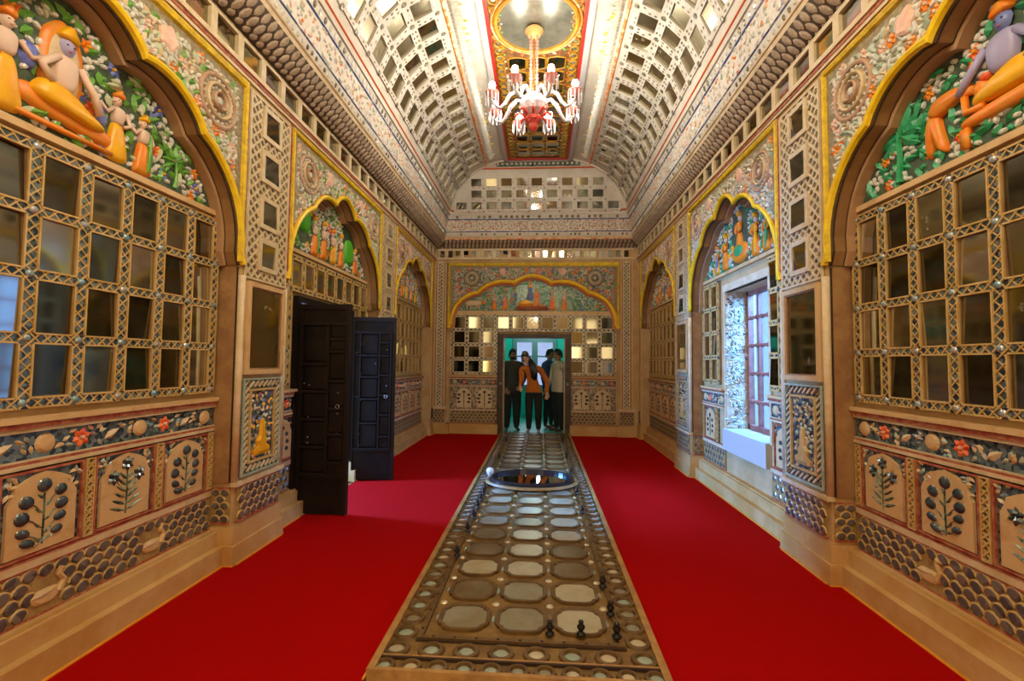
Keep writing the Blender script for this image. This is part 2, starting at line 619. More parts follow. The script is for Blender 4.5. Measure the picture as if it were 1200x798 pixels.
def figure(parent, fr, u, v, h, robe, top='skin_relief', sash=None, face_=1, crown='yellow', skin='skin_relief', pose='stand'):
    """low relief of a crowned robed figure standing on (u, v)"""
    d = 0
    b = MB(fr)
    b.use(robe).puff([(u-.17*h, v), (u-.06*h, v-.02*h), (u+.08*h, v-.02*h), (u+.17*h, v+.01*h), (u+.13*h, v+.25*h), (u+.08*h, v+.5*h), (u, v+.53*h), (u-.08*h, v+.5*h), (u-.13*h, v+.24*h)], d, .03)
    b.build('figure_robe', None, parent, smooth=True)
    b = MB(fr)
    b.use(top).puff([(u-.075*h, v+.48*h), (u+.075*h, v+.48*h), (u+.10*h, v+.68*h), (u+.06*h, v+.74*h), (u-.06*h, v+.74*h), (u-.10*h, v+.68*h)], d, .032)
    for sg in (-1, 1):
        if pose == 'offer' and sg == face_:
            b.tube([(u+sg*.09*h, v+.69*h, d+.022), (u+sg*.19*h, v+.58*h, d+.025), (u+sg*.30*h, v+.66*h, d+.025)], .028*h)
        else:
            b.tube([(u+sg*.09*h, v+.69*h, d+.022), (u+sg*.155*h, v+.54*h, d+.025), (u+sg*.06*h, v+.48*h, d+.03)], .026*h)
    b.build('figure_torso', None, parent, smooth=True)
    b = MB(fr)
    b.use(skin).dome(u+.01*h*face_, v+.815*h, d, .06*h, .075*h, .03, 10)
    b.dome(u+.06*h*face_, v+.80*h, d, .018*h, .018*h, .025, 6)
    face(b, u+.01*h*face_, v+.815*h, d+.027, .06*h)
    b.use(crown).puff([(u-.075*h, v+.85*h), (u+.075*h, v+.85*h), (u+.06*h, v+.92*h), (u+.02*h, v+.93*h), (u, v+1.0*h), (u-.02*h, v+.93*h), (u-.06*h, v+.92*h)], d, .034)
    b.build('figure_head', None, parent, smooth=True)
    if sash:
        b = MB(fr)
        b.use(sash).puff([(u+.02*h, v+.02*h), (u+.10*h, v+.02*h), (u+.12*h, v+.4*h), (u+.10*h, v+.72*h), (u+.06*h, v+.72*h), (u+.05*h, v+.4*h)], d+.02, .02)
        b.build('figure_sash', None, parent, smooth=True)


def palm(parent, fr, u, v, h, green, trunk):
    b = MB(fr)
    b.use(trunk).tube([(u, v, .012), (u+.01, v+.3*h, .015), (u, v+.62*h, .015)], [.05*h, .035*h, .03*h])
    b.build('palm_trunk', None, parent)
    for i in range(9):
        t = radians(-35+i*250/8)
        put(shared('leaf', _leaf, green), 'palm_frond', parent, fr, u, v+.6*h, .008, t, .42*h*R.uniform(.85, 1.05), .15*h, .02)


def tympanum_scene(parent, fr, curve, hw, v0, near, pal, keep_out, span=None):
    """pearls, leaves and blossoms that fill the field"""
    st = MB(fr)
    pts = []
    for _ in range(9000 if near else 5000):
        u, v = R.uniform(-hw*.93, hw*.93), R.uniform(v0+.03, 3.15)
        if span and not (span[0] < u < span[1]):
            continue
        if v > arch_height(curve, u)-.045 or v > arch_height(curve, u*1.05)-.03:
            continue
        if any(abs(u-a) < w and c0 < v < c1 for a, w, c0, c1 in keep_out):
            continue
        if any((u-a)**2+(v-b)**2 < q*q for a, b, q in pts):
            continue
        x, t = R.random(), R.uniform(0, 2*pi)
        if x < .06:
            pts.append((u, v, .05))
            bl = MB(fr) if near else st
            blossom(bl, u, v, 0, .04, R.choice(pal['flowers']), 'yellow', 6)
            if near:
                bl.build('blossom', None, parent)
        elif x < .34:
            pts.append((u, v, .036))
            if near and R.random() < .8:
                put(shared('leaf', _leaf, R.choice(pal['leaves'])), 'leaf', parent, fr, u, v, .004, t, R.uniform(.07, .12), .042, .022)
            else:
                st.use(R.choice(pal['leaves'])).leaf(u, v, 0, .085, .04, t, .02)
        else:
            pts.append((u, v, .026))
            st.use('pearl' if R.random() < pal.get('pearls', .85) else R.choice(pal['leaves'])).dome(u, v, 0, .022, .014, .016, 7, t)
    st.build('petal_relief', None, parent, stuff=True)


# ------------------------------------------------------------------ wall modules
def scale_band(wall, fr, u0, u1, v0, v1, d, near, cell=.072, swans=()):
    """fish-scale mirrors in an ochre net"""
    rows = max(2, round((v1-v0)/(cell*.72)))
    pv = (v1-v0)/rows
    cols = max(2, round((u1-u0)/cell))
    pu = (u1-u0)/cols
    b = MB(fr)
    b.use('scale_ground').box(u0, u1, v0, v1, d-.02, d)
    b.use('red_line').box(u0, u1, v1, v1+.012, d-.02, d+.008)
    b.box(u0, u1, v0-.012, v0, d-.02, d+.008)
    band = b.build('scale_band', None, wall)
    st = MB(fr)
    rim = MB(fr)
    for j in range(rows):
        for i in range(cols+(j % 2)):
            u, v = u0+(i+.5-(.5 if j % 2 else 0))*pu, v0+(j+.5)*pv
            if u-pu*.3 < u0 or u+pu*.3 > u1:
                continue
            if any(abs(u-q) < .07 and v < v1-.05 for q in swans):
                continue
            if near:
                put(shared('scale', _scale, 'scale_glass'), 'scale_tile', band, fr, u, v, d, 0, pu*.90, pv*1.10, .010)
                rim.sweep([(u+pu*.5*sin(pi*(k/6-.5)), v-pv*.06+pv*.62*abs(cos(pi*(k/6-.5)))) for k in range(7)], [(x, d+y) for x, y in HALF(.0048, .009)])
            else:
                st.dome(u, v, d, pu*.36, pv*.42, .007, 6)
    for q in swans:
        sw = MB(fr)
        sw.use('plaque').puff([(q-.085, v0+.075), (q-.05, v0+.035), (q+.03, v0+.03), (q+.07, v0+.06), (q+.06, v0+.10), (q-.01, v0+.105), (q-.06, v0+.10)], d, .016)
        sw.tube([(q+.05, v0+.07, d+.006), (q+.075, v0+.115, d+.008), (q+.05, v0+.15, d+.008), (q+.055, v0+.175, d+.008), (q+.085, v0+.165, d+.006)], [.02, .014, .012, .014, .005])
        sw.use('cream').leaf(q-.075, v0+.08, d+.014, .10, .045, .1, .008)
        sw.build('swan_relief', None, band)
    st.build('scale_tiles', 'scale_glass', band, stuff=True)
    rim.build('scale_net', 'ochre', band, stuff=True)
    return band


def scroll_band(wall, fr, u0, u1, v0, v1, d, near):
    b = MB(fr)
    b.use('mosaic').box(u0, u1, v0, v1, d-.02, d)
    b.use('red_line').box(u0, u1, v0-.022, v0-.008, d-.02, d+.012)
    b.use('cream').box(u0, u1, v0-.04, v0-.022, d-.02, d+.018)
    b.box(u0, u1, v0-.008, v0, d-.02, d+.014)
    b.use('cream').box(u0, u1, v1, v1+.02, d-.02, d+.02)
    b.use('red_line').box(u0, u1, v1+.02, v1+.045, d-.02, d+.03)
    b.use('plaque').box(u0, u1, v1+.045, v1+.07, d-.02, d+.042)
    band = b.build('scroll_band', None, wall)
    st = MB(fr)
    h = v1-v0
    n = max(1, int((u1-u0)/.17))
    for i in range(n):
        u, v = u0+(i+.5)*(u1-u0)/n, (v0+v1)/2
        r = h*.38
        if i % 3 == 1:
            bb = MB(fr)
            blossom(bb, u, v, d, r, 'flower_red', 'pink')
            bb.build('rosette', None, band)
        elif i % 3 == 0:
            bb = MB(fr)
            bb.use('plaque').dome(u, v, d, r, r, .018, 12)
            bb.build('disc', None, band)
        else:
            st.use('cream').leaf(u-r, v-r*.6, d, r*2, r*.9, .5, .016)
        for sg in (-1, 1):
            for q in range(3):
                t = R.uniform(0, 2*pi)
                x, y = u+sg*h*(.5+.12*q), v+R.uniform(-.34, .34)*h
                if u0+.03 < x < u1-.03:
                    st.use(R.choice(['cream', 'plaque', 'boss', 'leaf_sage'])).leaf(x, y, d, h*.34, h*.17, t, .012)
    st.build('scroll_relief', None, band, stuff=True)


def plant(parent, fr, u, v0, h, d, kind, near):
    """dark glass plant on a cream plaque"""
    st = MB(fr)
    st.use('mosaic_green')
    st.tube([(u, v0, d), (u, v0+h*.5, d+.004), (u, v0+h*.84, d)], h*.014, 5)
    petals = []
    if kind == 'bud':
        petals = [(0, .86, .085, .08), (-.24, .66, .085, .075), (.24, .74, .075, .07), (-.29, .44, .085, .078), (.26, .53, .08, .07), (.24, .34, .075, .055), (-.27, .22, .08, .055), (.2, .15, .07, .05), (-.2, .06, .09, .05)]
        for x, y, a, c in petals:
            st.tube([(u, v0+h*max(.05, y-.22), d), (u+x*h*.5, v0+h*(y-.08), d+.003), (u+x*h, v0+h*y, d)], h*.009, 4)
            st.leaf(u+x*h*.1, v0+h*max(.03, y-.2), d, h*.13, h*.05, .7 if x > 0 else 2.4, .006)
        st.build('stem', None, parent)
        for x, y, a, c in petals:
            t = .35*(-1 if x < 0 else 1 if x > 0 else 0)
            put(shared('dome', _dome, 'petal_glass', True), 'petal', parent, fr, u+x*h, v0+h*y, d, t, a*h*1.3, c*h*1.3, .016)
    else:
        for k in range(6):
            for sg in (-1, 1):
                y = .05+.11*k
                st.leaf(u, v0+h*y, d, h*(.36-.03*k), h*.065, (.35+.09*k) if sg > 0 else pi-(.35+.09*k), .008)
        st.build('stem', None, parent)
        for x, y in ((0, .88), (-.25, .68), (.25, .66)):
            b = MB(fr)
            st2 = [(u+x*h, v0+h*y)]
            b.use('petal_glass')
            for i in range(6):
                t = 2*pi*i/6+.5
                b.leaf(st2[0][0], st2[0][1], d, h*.14, h*.10, t, .014)
            b.use('mosaic_green').tube([(u, v0+h*(y-.3), d), (u+x*h*.7, v0+h*(y-.12), d), (u+x*h, v0+h*y, d)], h*.009, 4)
            b.build('flower', None, parent)


def plaque_outline(u, v0, w, h):
    P = [(u-w/2, v0), (u+w/2, v0), (u+w/2, v0+h*.66)]
    P += [(u+w*.42, v0+h*.78), (u+w*.40, v0+h*.86), (u+w*.24, v0+h*.93), (u+w*.12, v0+h*.97), (u, v0+h)]
    P += [(2*u-x, y) for x, y in P[2:-1][::-1]]
    return P


def flower_panel(wall, fr, u, w, v0, v1, d, kind, near):
    b = MB(fr)
    b.use('mosaic').box(u-w/2, u+w/2, v0, v1, d-.02, d)
    b.use('red_line')
    rect_frame(b, u-w/2, u+w/2, v0, v1, .012, d-.02, d+.014)
    p = b.build('flower_panel', None, wall)
    b = MB(fr)
    b.use('plaque').prism(plaque_outline(u, v0+.014, w*.82, (v1-v0)*.93), d, d+.012, .985)
    b.build('plaque', None, p)
    st = MB(fr)
    for k in range(16 if near else 7):
        sg = 1 if k % 2 else -1
        x, y = u+sg*w*R.uniform(.28, .46), v0+(v1-v0)*R.uniform(.72, .96)
        st.use(R.choice(['cream', 'plaque', 'boss', 'leaf_sage'])).leaf(x, y, d+.004, .04, .02, R.uniform(0, 6), .012)
    st.build('corner_scroll', None, p, stuff=True)
    if near:
        plant(p, fr, u, v0+.045, (v1-v0)*.79, d+.012, kind, near)
    else:
        s = MB(fr)
        h = (v1-v0)*.72
        s.use('petal_glass')
        for x, y, a in ((0, .86, .1), (-.24, .66, .09), (.24, .66, .09), (-.28, .42, .09), (.28, .42, .09), (-.25, .2, .09), (.25, .2, .09)):
            s.dome(u+x*h, v0+.05+y*h, d+.012, a*h, a*h*.85, .012, 7)
        s.bar((u, v0+.05), (u, v0+.05+h*.8), h*.05, d+.01, d+.016)
        s.build('plant', None, p)


def lattice_strip(wall, fr, u0, u1, v0, v1, d, cell, ground='mosaic_grey', bars='pale_ochre', mirrors=(), msize=.18, edge=.016, name='lattice_strip'):
    b = MB(fr)
    b.use(ground).box(u0, u1, v0, v1, d-.03, d)
    s = b.build(name, None, wall)
    b = MB(fr)
    b.use(bars)
    rect_frame(b, u0, u1, v0, v1, edge, d, d+.014)
    b.lattice(u0+edge, u1-edge, v0+edge, v1-edge, cell, cell*.2, d, d+.011)
    b.build('lattice', None, s, stuff=True)
    for (mu, mv) in mirrors:
        b = MB(fr)
        q = msize/2
        b.use(bars)
        rect_frame(b, mu-q-.032, mu+q+.032, mv-q-.032, mv+q+.032, .036, d, d+.024)
        b.use('dark_line').box(mu-q, mu+q, mv-q, mv+q, d, d+.012)
        b.build('mirror_frame', None, s)
        pane(s, fr, mu, mv, d+.012, msize, msize, .05)
    return s


def pilaster(wall, fr, w, near, vase=True, jamb_sides=(-1, 1)):
    h = w/2
    lattice_strip(wall, fr, -h+.02, h-.02, 2.05, 3.46, .0, .078 if near else .085, mirrors=[(0, 3.29), (0, 2.95), (0, 2.59), (0, 2.26)] if w > .5 else (), msize=.19)
    # tall mirror
    b = MB(fr)
    b.use('plaque')
    rect_frame(b, -h+.05, h-.05, 1.34, 2.03, .035, 0, .03)
    b.use('jamb')
    rect_frame(b, -h+.085, h-.085, 1.375, 1.995, .012, 0, .02)
    f = b.build('tall_mirror_frame', None, wall)
    put(shared('pane', _pane, 'mirror_olive'), 'mirror_pane', f, fr, 0, 1.685, .006, 0, w-.19, .60, 1, 0, R.gauss(0, .02))
    # floral panel
    b = MB(fr)
    b.use('mosaic').box(-h+.05, h-.05, .60, 1.31, -.01, .006)
    b.use('leaf_sage')
    rect_frame(b, -h+.05, h-.05, .60, 1.31, .012, 0, .022)
    b.use('ochre')
    rect_frame(b, -h+.125, h-.125, .68, 1.23, .016, 0, .022)
    p = b.build('floral_panel', None, wall)
    lt = MB(fr)
    lt.use('cream')
    a0, a1, c0, c1 = -h+.065, h-.065, .615, 1.295
    n = 14
    for i in range(n):
        y = c0+(i+.5)*(c1-c0)/n
        for x in (a0+.028, a1-.028):
            lt.bar((x-.024, y-.02), (x+.024, y+.02), .014, .006, .018)
    n = 8
    for i in range(n):
        x = a0+(i+.5)*(a1-a0)/n
        for y in (c0+.028, c1-.028):
            lt.bar((x-.024, y-.02), (x+.024, y+.02), .014, .006, .018)
    lt.build('rope_border', None, p, stuff=True)
    st = MB(fr)
    pts = []
    for _ in range(500 if near else 160):
        u, v = R.uniform(-h+.16, h-.16), R.uniform(.71, 1.2)
        if any((u-a)**2+(v-b_)**2 < .0007 for a, b_ in pts) or (vase and abs(u) < .09-.14*(v-.7) and v < .98):
            continue
        pts.append((u, v))
        st.use(R.choice(['flower_red', 'cream', 'leaf_sage', 'boss', 'blue', 'cream', 'yellow'] if vase else ['ochre', 'cream', 'leaf_sage', 'ochre', 'brown_relief', 'leaf_pale'])).leaf(u, v, .006, .04, .022, R.uniform(0, 6.3), .012)
    st.build('flower_relief', None, p, stuff=True)
    b = MB(fr)
    b.use('yellow' if vase else 'ochre').puff([(-.09, .72), (.09, .72), (.11, .76), (.05, .79), (.07, .83), (.03, .87), (.02, 1.0), (-.02, 1.0), (-.03, .87), (-.07, .83), (-.05, .79), (-.11, .76)], .008, .024)
    b.build('vase_relief', None, p)
    scale_band(wall, fr, -h+.03, h-.03, .30, .53, .012, near, .075)
    b = MB(fr)
    b.use('cream').box(-h-.012, h+.012, .545, .575, -.02, .03)
    b.build('dado_ledge', None, wall)
    # painted posts at the corners and plank jambs behind them
    for sg in jamb_sides:
        b = MB(fr)
        b.use('cream').tube([(sg*(h-.012), .575, -.005), (sg*(h-.012), 2.06, -.005)], .026, 8)
        b.build('corner_post', None, wall, smooth=True)
        b = MB(fr)
        x0, x1 = sorted((sg*h, sg*(h+.014)))
        b.use('jamb').box(x0, x1, .575, 2.12, -.16, -.03)
        b.use('dark_line').box(x0, x1+.002*sg, .575, 2.12, -.03, -.024)
        b.build('jamb_plank', None, wall)
        side = Frame(fr.p(sg*h, 0, 0), tuple(fr.d*-sg), tuple(fr.v))
        scale_band(wall, side, *((.02, .15) if sg > 0 else (-.15, -.02)), .30, .53, .012, near, .065)


def clip_segments(a, b, hole):
    if not hole or hole[1] <= a or hole[0] >= b:
        return [(a, b)]
    return [s for s in ((a, hole[0]), (hole[1], b)) if s[1]-s[0] > .04]


def mirror_grid(wall, fr, us, vs, mw, mh, hole, d, near, u0, u1, v0, v1, cell=.054, bars='ochre', kinds=MIRR, skip=()):
    """a wall of recessed mirrors between lattice rails"""
    pu, pv = us[1]-us[0], vs[1]-vs[0] if len(vs) > 1 else .3
    base, lt = MB(fr), MB(fr)
    base.use('mosaic')
    lt.use(bars)
    g = empty('mirror_grid')
    g.parent = wall
    holes = lambda u, v: hole and hole[0]-mw/2 < u < hole[1]+mw/2 and hole[2]-mh/2 < v < hole[3]+mh/2
    cells = {(i, j) for i in range(len(us)) for j in range(len(vs)) if not holes(us[i], vs[j])}
    rw, rh = pu-mw, pv-mh
    done = set()

    def rail(a, b, c, e):
        if b-a < .012 or e-c < .012:
            return
        key = (round((a+b)*15.7+.123), round((c+e)*15.7+.123))
        if key in done:
            return
        done.add(key)
        base.use('jamb').box(a, b, c, e, d-.005, d+.020)
        base.use('mosaic').box(a+.003, b-.003, c+.003, e-.003, d+.016, d+.022)
        if near:
            t = .0085
            if b-a > e-c:
                lt.box(a, b, c, c+t, d+.020, d+.030)
                lt.box(a, b, e-t, e, d+.020, d+.030)
                lt.lattice(a, b, c+t, e-t, cell, .0055, d+.022, d+.0255)
            else:
                lt.box(a, a+t, c, e, d+.020, d+.030)
                lt.box(b-t, b, c, e, d+.020, d+.030)
                lt.lattice(a+t, b-t, c, e, cell, .0055, d+.022, d+.0255)
        else:
            t = .016
            if b-a > e-c:
                lt.box(a, b, c, c+t, d+.020, d+.030)
                lt.box(a, b, e-t, e, d+.020, d+.030)
            else:
                lt.box(a, a+t, c, e, d+.020, d+.030)
                lt.box(b-t, b, c, e, d+.020, d+.030)
            lt.lattice(a, b, c, e, .09, .013, d+.0215, d+.0255)
    boss = set()
    for (i, j) in sorted(cells):
        u, v = us[i], vs[j]
        pane(g, fr, u, v, d+.008, mw, mh, kinds=kinds)
        a0, a1 = u-mw/2-rw, u-mw/2
        b0, b1 = u+mw/2, u+mw/2+rw
        if i == 0:
            a0 = max(a0, u0)
        if i == len(us)-1:
            b1 = min(b1, u1)
        if i+1 < len(us) and (i+1, j) not in cells:
            b1 = min(b1, hole[0])
        if i > 0 and (i-1, j) not in cells:
            a0 = max(a0, hole[1])
        rail(a0, a1, v-mh/2, v+mh/2)
        rail(b0, b1, v-mh/2, v+mh/2)
        c0, c1 = v-mh/2-rh, v-mh/2
        e0, e1 = v+mh/2, v+mh/2+rh
        if j == 0:
            c0 = max(c0, v0)
        if j == len(vs)-1:
            e1 = min(e1, v1)
        if j > 0 and (i, j-1) not in cells:
            c0 = max(c0, hole[3])
        rail(u-mw/2, u+mw/2, c0, c1)
        rail(u-mw/2, u+mw/2, e0, e1)
        for (x0, x1) in ((a0, a1), (b0, b1)):
            for (y0, y1) in ((c0, c1), (e0, e1)):
                if x1-x0 > .01 and y1-y0 > .01:
                    key = (round((x0+x1)*15.7+.123), round((y0+y1)*15.7+.123))
                    if key not in boss:
                        boss.add(key)
                        base.use('jamb').box(x0, x1, y0, y1, d-.005, d+.0195)
                        base.use('mosaic').box(x0, x1, y0, y1, d+.016, d+.0215)
                        lt.lattice(x0, x1, y0, y1, cell if near else .09, .007 if near else .013, d+.0215, d+.0255)
                        if near:
                            r = min(x1-x0, y1-y0)*.36
                            put(shared('dome', _dome, 'boss', True), 'boss', g, fr, (x0+x1)/2, (y0+y1)/2, d+.023, 0, r, r, .014)
    base.build('grid_rail', None, g)
    lt.build('grid_lattice', None, g, stuff=True)
    return g


RD = .17        # depth of the bays behind the pilaster faces


def bay(wall, fr, w, lod, pal, hole=None, sgn=1, scene=None, panel_kinds=('bud', 'iris')):
    """one cusped-arch bay.  fr: origin at the bay's middle on the pilaster plane.  hole: (u0,u1,v0,v1)"""
    near = lod > 1
    mid = lod > 0
    hw = w/2-.02
    curve = arch_curve(hw)
    top = 3.49
    # spandrel
    b = MB(fr)
    b.use(pal['ground']).prism([(-w/2, 2.13), (-w/2, top), (w/2, top), (w/2, 2.13)]+curve[::-1], -.03, 0)
    sp = b.build('arch_panel', None, wall)
    b = MB(fr)
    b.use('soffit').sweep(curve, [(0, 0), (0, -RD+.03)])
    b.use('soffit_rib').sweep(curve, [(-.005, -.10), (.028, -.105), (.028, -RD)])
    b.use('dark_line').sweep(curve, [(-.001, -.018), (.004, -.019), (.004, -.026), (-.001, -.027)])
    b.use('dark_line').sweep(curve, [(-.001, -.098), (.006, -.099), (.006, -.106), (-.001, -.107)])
    b.build('arch_soffit', None, wall)
    b = MB(fr)
    b.use('gold').sweep(curve, [(x-.022, .0+y) for x, y in HALF(.024, .03)])
    b.use('red_line').sweep(curve, [(x-.05, y) for x, y in HALF(.006, .01)])
    b.build('arch_rim', None, wall)
    b = MB(fr)
    b.use('gold_rope')
    path = [(-w/2+.035, 2.15), (-w/2+.035, top-.035), (w/2-.035, top-.035), (w/2-.035, 2.15)]
    b.sweep(path, [(x, y) for x, y in HALF(.024, .028)])
    b.use('red_line').sweep([(-w/2+.006, 2.13), (-w/2+.006, top-.006), (w/2-.006, top-.006), (w/2-.006, 2.13)], [(x, y) for x, y in HALF(.006, .014)])
    b.build('panel_border', None, wall)
    spandrel_relief(sp, fr, curve, hw, w-.12, top-.06, 0, near, pal['spandrel'])
    # tympanum
    b = MB(fr)
    v0 = 2.5
    b.use(pal['field']).box(-w/2, w/2, v0, 3.3, -RD-.02, -RD)
    ty = b.build('tympanum', None, wall)
    b = MB(fr)
    b.use('plaque').box(-hw, hw, v0-.035, v0, -RD-.01, -RD+.035)
    b.build('tympanum_ledge', None, wall)
    frt = Frame(fr.p(0, 0, -RD), fr.u, fr.v)
    keep = scene(ty, frt) if scene else []
    tympanum_scene(ty, frt, curve, hw, v0, near, pal, keep)
    # mirrors
    us = [(.2355*(i-4)) for i in range(9)]
    mirror_grid(wall, fr, us, [1.39+.2933*k for k in range(4)], .168, .24, hole, -RD, near, -hw+.02, hw-.02, 1.2, 2.465, kinds=pal.get('mirrors', MIRR))
    # dado
    dd = -RD+.012
    hl = (hole[0], hole[1]) if hole and hole[2] < 1.2 else None
    for a, c in clip_segments(-hw, hw, hl):
        scroll_band(wall, fr, a, c, .985, 1.11, dd, near)
        scale_band(wall, fr, a, c, .26, .475, dd, near, .072 if near else .09, ([.64, .04, -.56] if sgn < 0 else [-.555, .045, .645]) if near else ())
        b = MB(fr)
        b.use('cream').box(a, c, .487, .525, dd-.02, dd+.012)
        b.use('red_line').box(a, c, .525, .533, dd-.02, dd+.014)
        b.build('dado_rail', None, wall)
    for k in range(5):
        u = (k-2)*.435
        if hl and hl[0]-.18 < u < hl[1]+.18:
            continue
        flower_panel(wall, fr, u, .375, .54, .935, dd, panel_kinds[k % 2], near)
        for sg in (-1, 1):
            uu = u+sg*.2175
            if (sg > 0 or k == 0) and not (hl and hl[0]-.04 < uu < hl[1]+.04):
                lattice_strip(wall, fr, uu-.025, uu+.025, .54, .935, dd+.004, .04 if near else .06, 'mosaic', 'ochre', edge=.007)


# ------------------------------------------------------------------ the room shell
XL, XR, YE, XC = -2.165, 1.945, 9.33, -.11
SEG = [(-1.6, .35), (.35, .92), (.92, 3.2), (3.2, 3.78), (3.78, 6.08), (6.08, 6.68), (6.68, 9.02), (9.02, 9.33)]
OFF = {-1: -.005, 1: .055}


def side_frame(side, y):
    """frame of a side wall, origin at y on the pilaster plane; u runs +y on the left wall and -y on the right one"""
    return Frame((XL, y, 0), (0, 1, 0)) if side < 0 else Frame((XR, y, 0), (0, -1, 0))


walls = {}
boards = {}
DOOR_L = (4.27, 5.47, 2.0)
WIN_R = (4.40, 5.40, .74, 2.28)
for side, nm in ((-1, 'left'), (1, 'right')):
    X = XL if side < 0 else XR
    fr = Frame((X, 0, 0), (0, 1, 0)) if side < 0 else Frame((X, 0, 0), (0, -1, 0))
    b = MB()
    o = OFF[side]

    def slab(y0, y1, z0, z1, d0, d1):
        a, c = (X+d0, X+d1) if side < 0 else (X-d1, X-d0)
        b.box(a, c, y0, y1, z0, z1)
    b.use('plaster')
    for i, (y0, y1) in enumerate(SEG):
        y0, y1 = y0+(o if i else 0), min(YE, y1+o)
        if i in (2, 4, 6):
            hole = None
            if i == 4:
                hole = DOOR_L if side < 0 else WIN_R
            if hole is None:
                slab(y0, y1, 0, 3.55, -.5, -RD-.004)
            elif side < 0:
                slab(y0, hole[0], 0, 3.55, -.5, -RD-.004)
                slab(hole[1], y1, 0, 3.55, -.5, -RD-.004)
                slab(hole[0], hole[1], hole[2], 3.55, -.5, -RD-.004)
            else:
                slab(y0, hole[0], 0, 3.55, -.5, -RD-.004)
                slab(hole[1], y1, 0, 3.55, -.5, -RD-.004)
                slab(hole[0], hole[1], hole[3], 3.55, -.5, -RD-.004)
                slab(hole[0], hole[1], 0, hole[2]-.02, -.5, -RD-.004)
            slab(y0, y1, 3.48, 3.55, -RD-.004, -.005)
        else:
            slab(y0, y1, 0, 3.55, -.5, -.004)
    # frieze zone and above
    slab(-1.6, YE, 3.55, 3.78, -.5, -.004)
    walls[side] = b.build('wall_'+nm, None, None, kind='structure')
    # skirting
    b = MB()
    b.use('skirting')
    for i, (y0, y1) in enumerate(SEG):
        y0, y1 = y0+(o if i else 0), min(YE, y1+o)
        if i in (2, 4, 6):
            for a, c in clip_segments(y0, y1, DOOR_L[:2] if (i == 4 and side < 0) else None):
                slab(a, c, 0, .135, -RD-.01, -RD+.125)
                slab(a, c, .135, .235, -RD-.01, -RD+.075)
                slab(a, c, .235, .25, -RD-.01, -RD+.055)
        else:
            e = .03 if i < 7 else .02
            slab(y0-e, y1+e, 0, .14, -.2, .03)
            slab(y0-e*.5, y1+e*.5, .14, .265, -.2, .014)
            slab(y0-.004, y1+.004, .265, .28, -.2, .006)
    boards[side] = b.build('baseboard_'+nm, None, None, kind='structure')

b = MB()
b.use('court').box(-2.7, 2.5, -1.6, YE+.2, -.2, -.012)
floor = b.build('floor', None, None, kind='structure')
# hall end behind the camera
b = MB()
b.use('plaster').box(-2.7, 2.5, -1.75, -1.6, 0, 5.6)
b.build('wall_back', None, None, kind='structure')

# end wall
EC = -.16
FE = Frame((EC, YE, 0), (1, 0, 0))
DX0, DX1, DZ = -.85, .60, 2.03
b = MB()
b.use('plaster').box(-2.7, DX0, YE+.10, YE+.3, 0, 3.8)
b.box(DX1, 2.5, YE+.10, YE+.3, 0, 3.8)
b.box(DX0, DX1, YE+.10, YE+.3, DZ, 3.8)
b.box(-2.7, EC-1.77, YE, YE+.1, 0, 3.8)
b.box(EC+1.77, 2.5, YE, YE+.1, 0, 3.8)
b.box(EC-1.77, EC+1.77, YE, YE+.1, 3.49, 3.8)
wall_end = b.build('wall_end', None, None, kind='structure')
b = MB()
b.use('skirting')
for a, c, dd in ((-2.2, DX0, .0), (DX1, 1.98, .0), (EC-2.02, EC-1.68, .06), (EC+1.68, EC+2.0, .06), (DX0-.12, DX0, .02), (DX1, DX1+.1, .02)):
    b.box(a, c, YE-dd-.02, YE+.11, 0, .12)
    b.box(a, c, YE-dd-.005, YE+.11, .12, .205)
b.build('baseboard_end', None, None, kind='structure')

# ------------------------------------------------------------------ bays of the side walls
PAL_L = dict(ground='relief_ground', field='field_dark', leaves=['leaf_green', 'leaf_green', 'leaf_pale'], flowers=['blue', 'lilac', 'flower_red', 'orange'], pearls=.9,
             spandrel=(['leaf_pale', 'cream', 'leaf_pale', 'leaf_green'], ('cream', 'pearl', 'brown_relief'), ['pink', 'orange', 'cream'], 'pearl'))
PAL_R = dict(ground='relief_ground', field='field_dark', leaves=['leaf_teal'], flowers=['flower_red', 'orange', 'flower_red'], pearls=.9,
             spandrel=(['leaf_sage', 'cream', 'leaf_sage'], ('cream', 'pearl', 'brown_relief'), ['pink', 'orange'], 'pearl'))
PAL_L2 = dict(PAL_L, ground='relief_ground', flowers=['orange', 'flower_red', 'yellow'])
PAL_R2 = dict(PAL_R, flowers=['orange', 'blue', 'yellow'])
PAL_3 = dict(PAL_L, ground='brown_relief', leaves=['leaf_teal', 'leaf_pale'], flowers=['orange', 'blue'],
             spandrel=(['brown_relief', 'cream'], ('brown_relief', 'cream', 'brown_relief'), ['pink', 'brown_relief'], 'cream'))


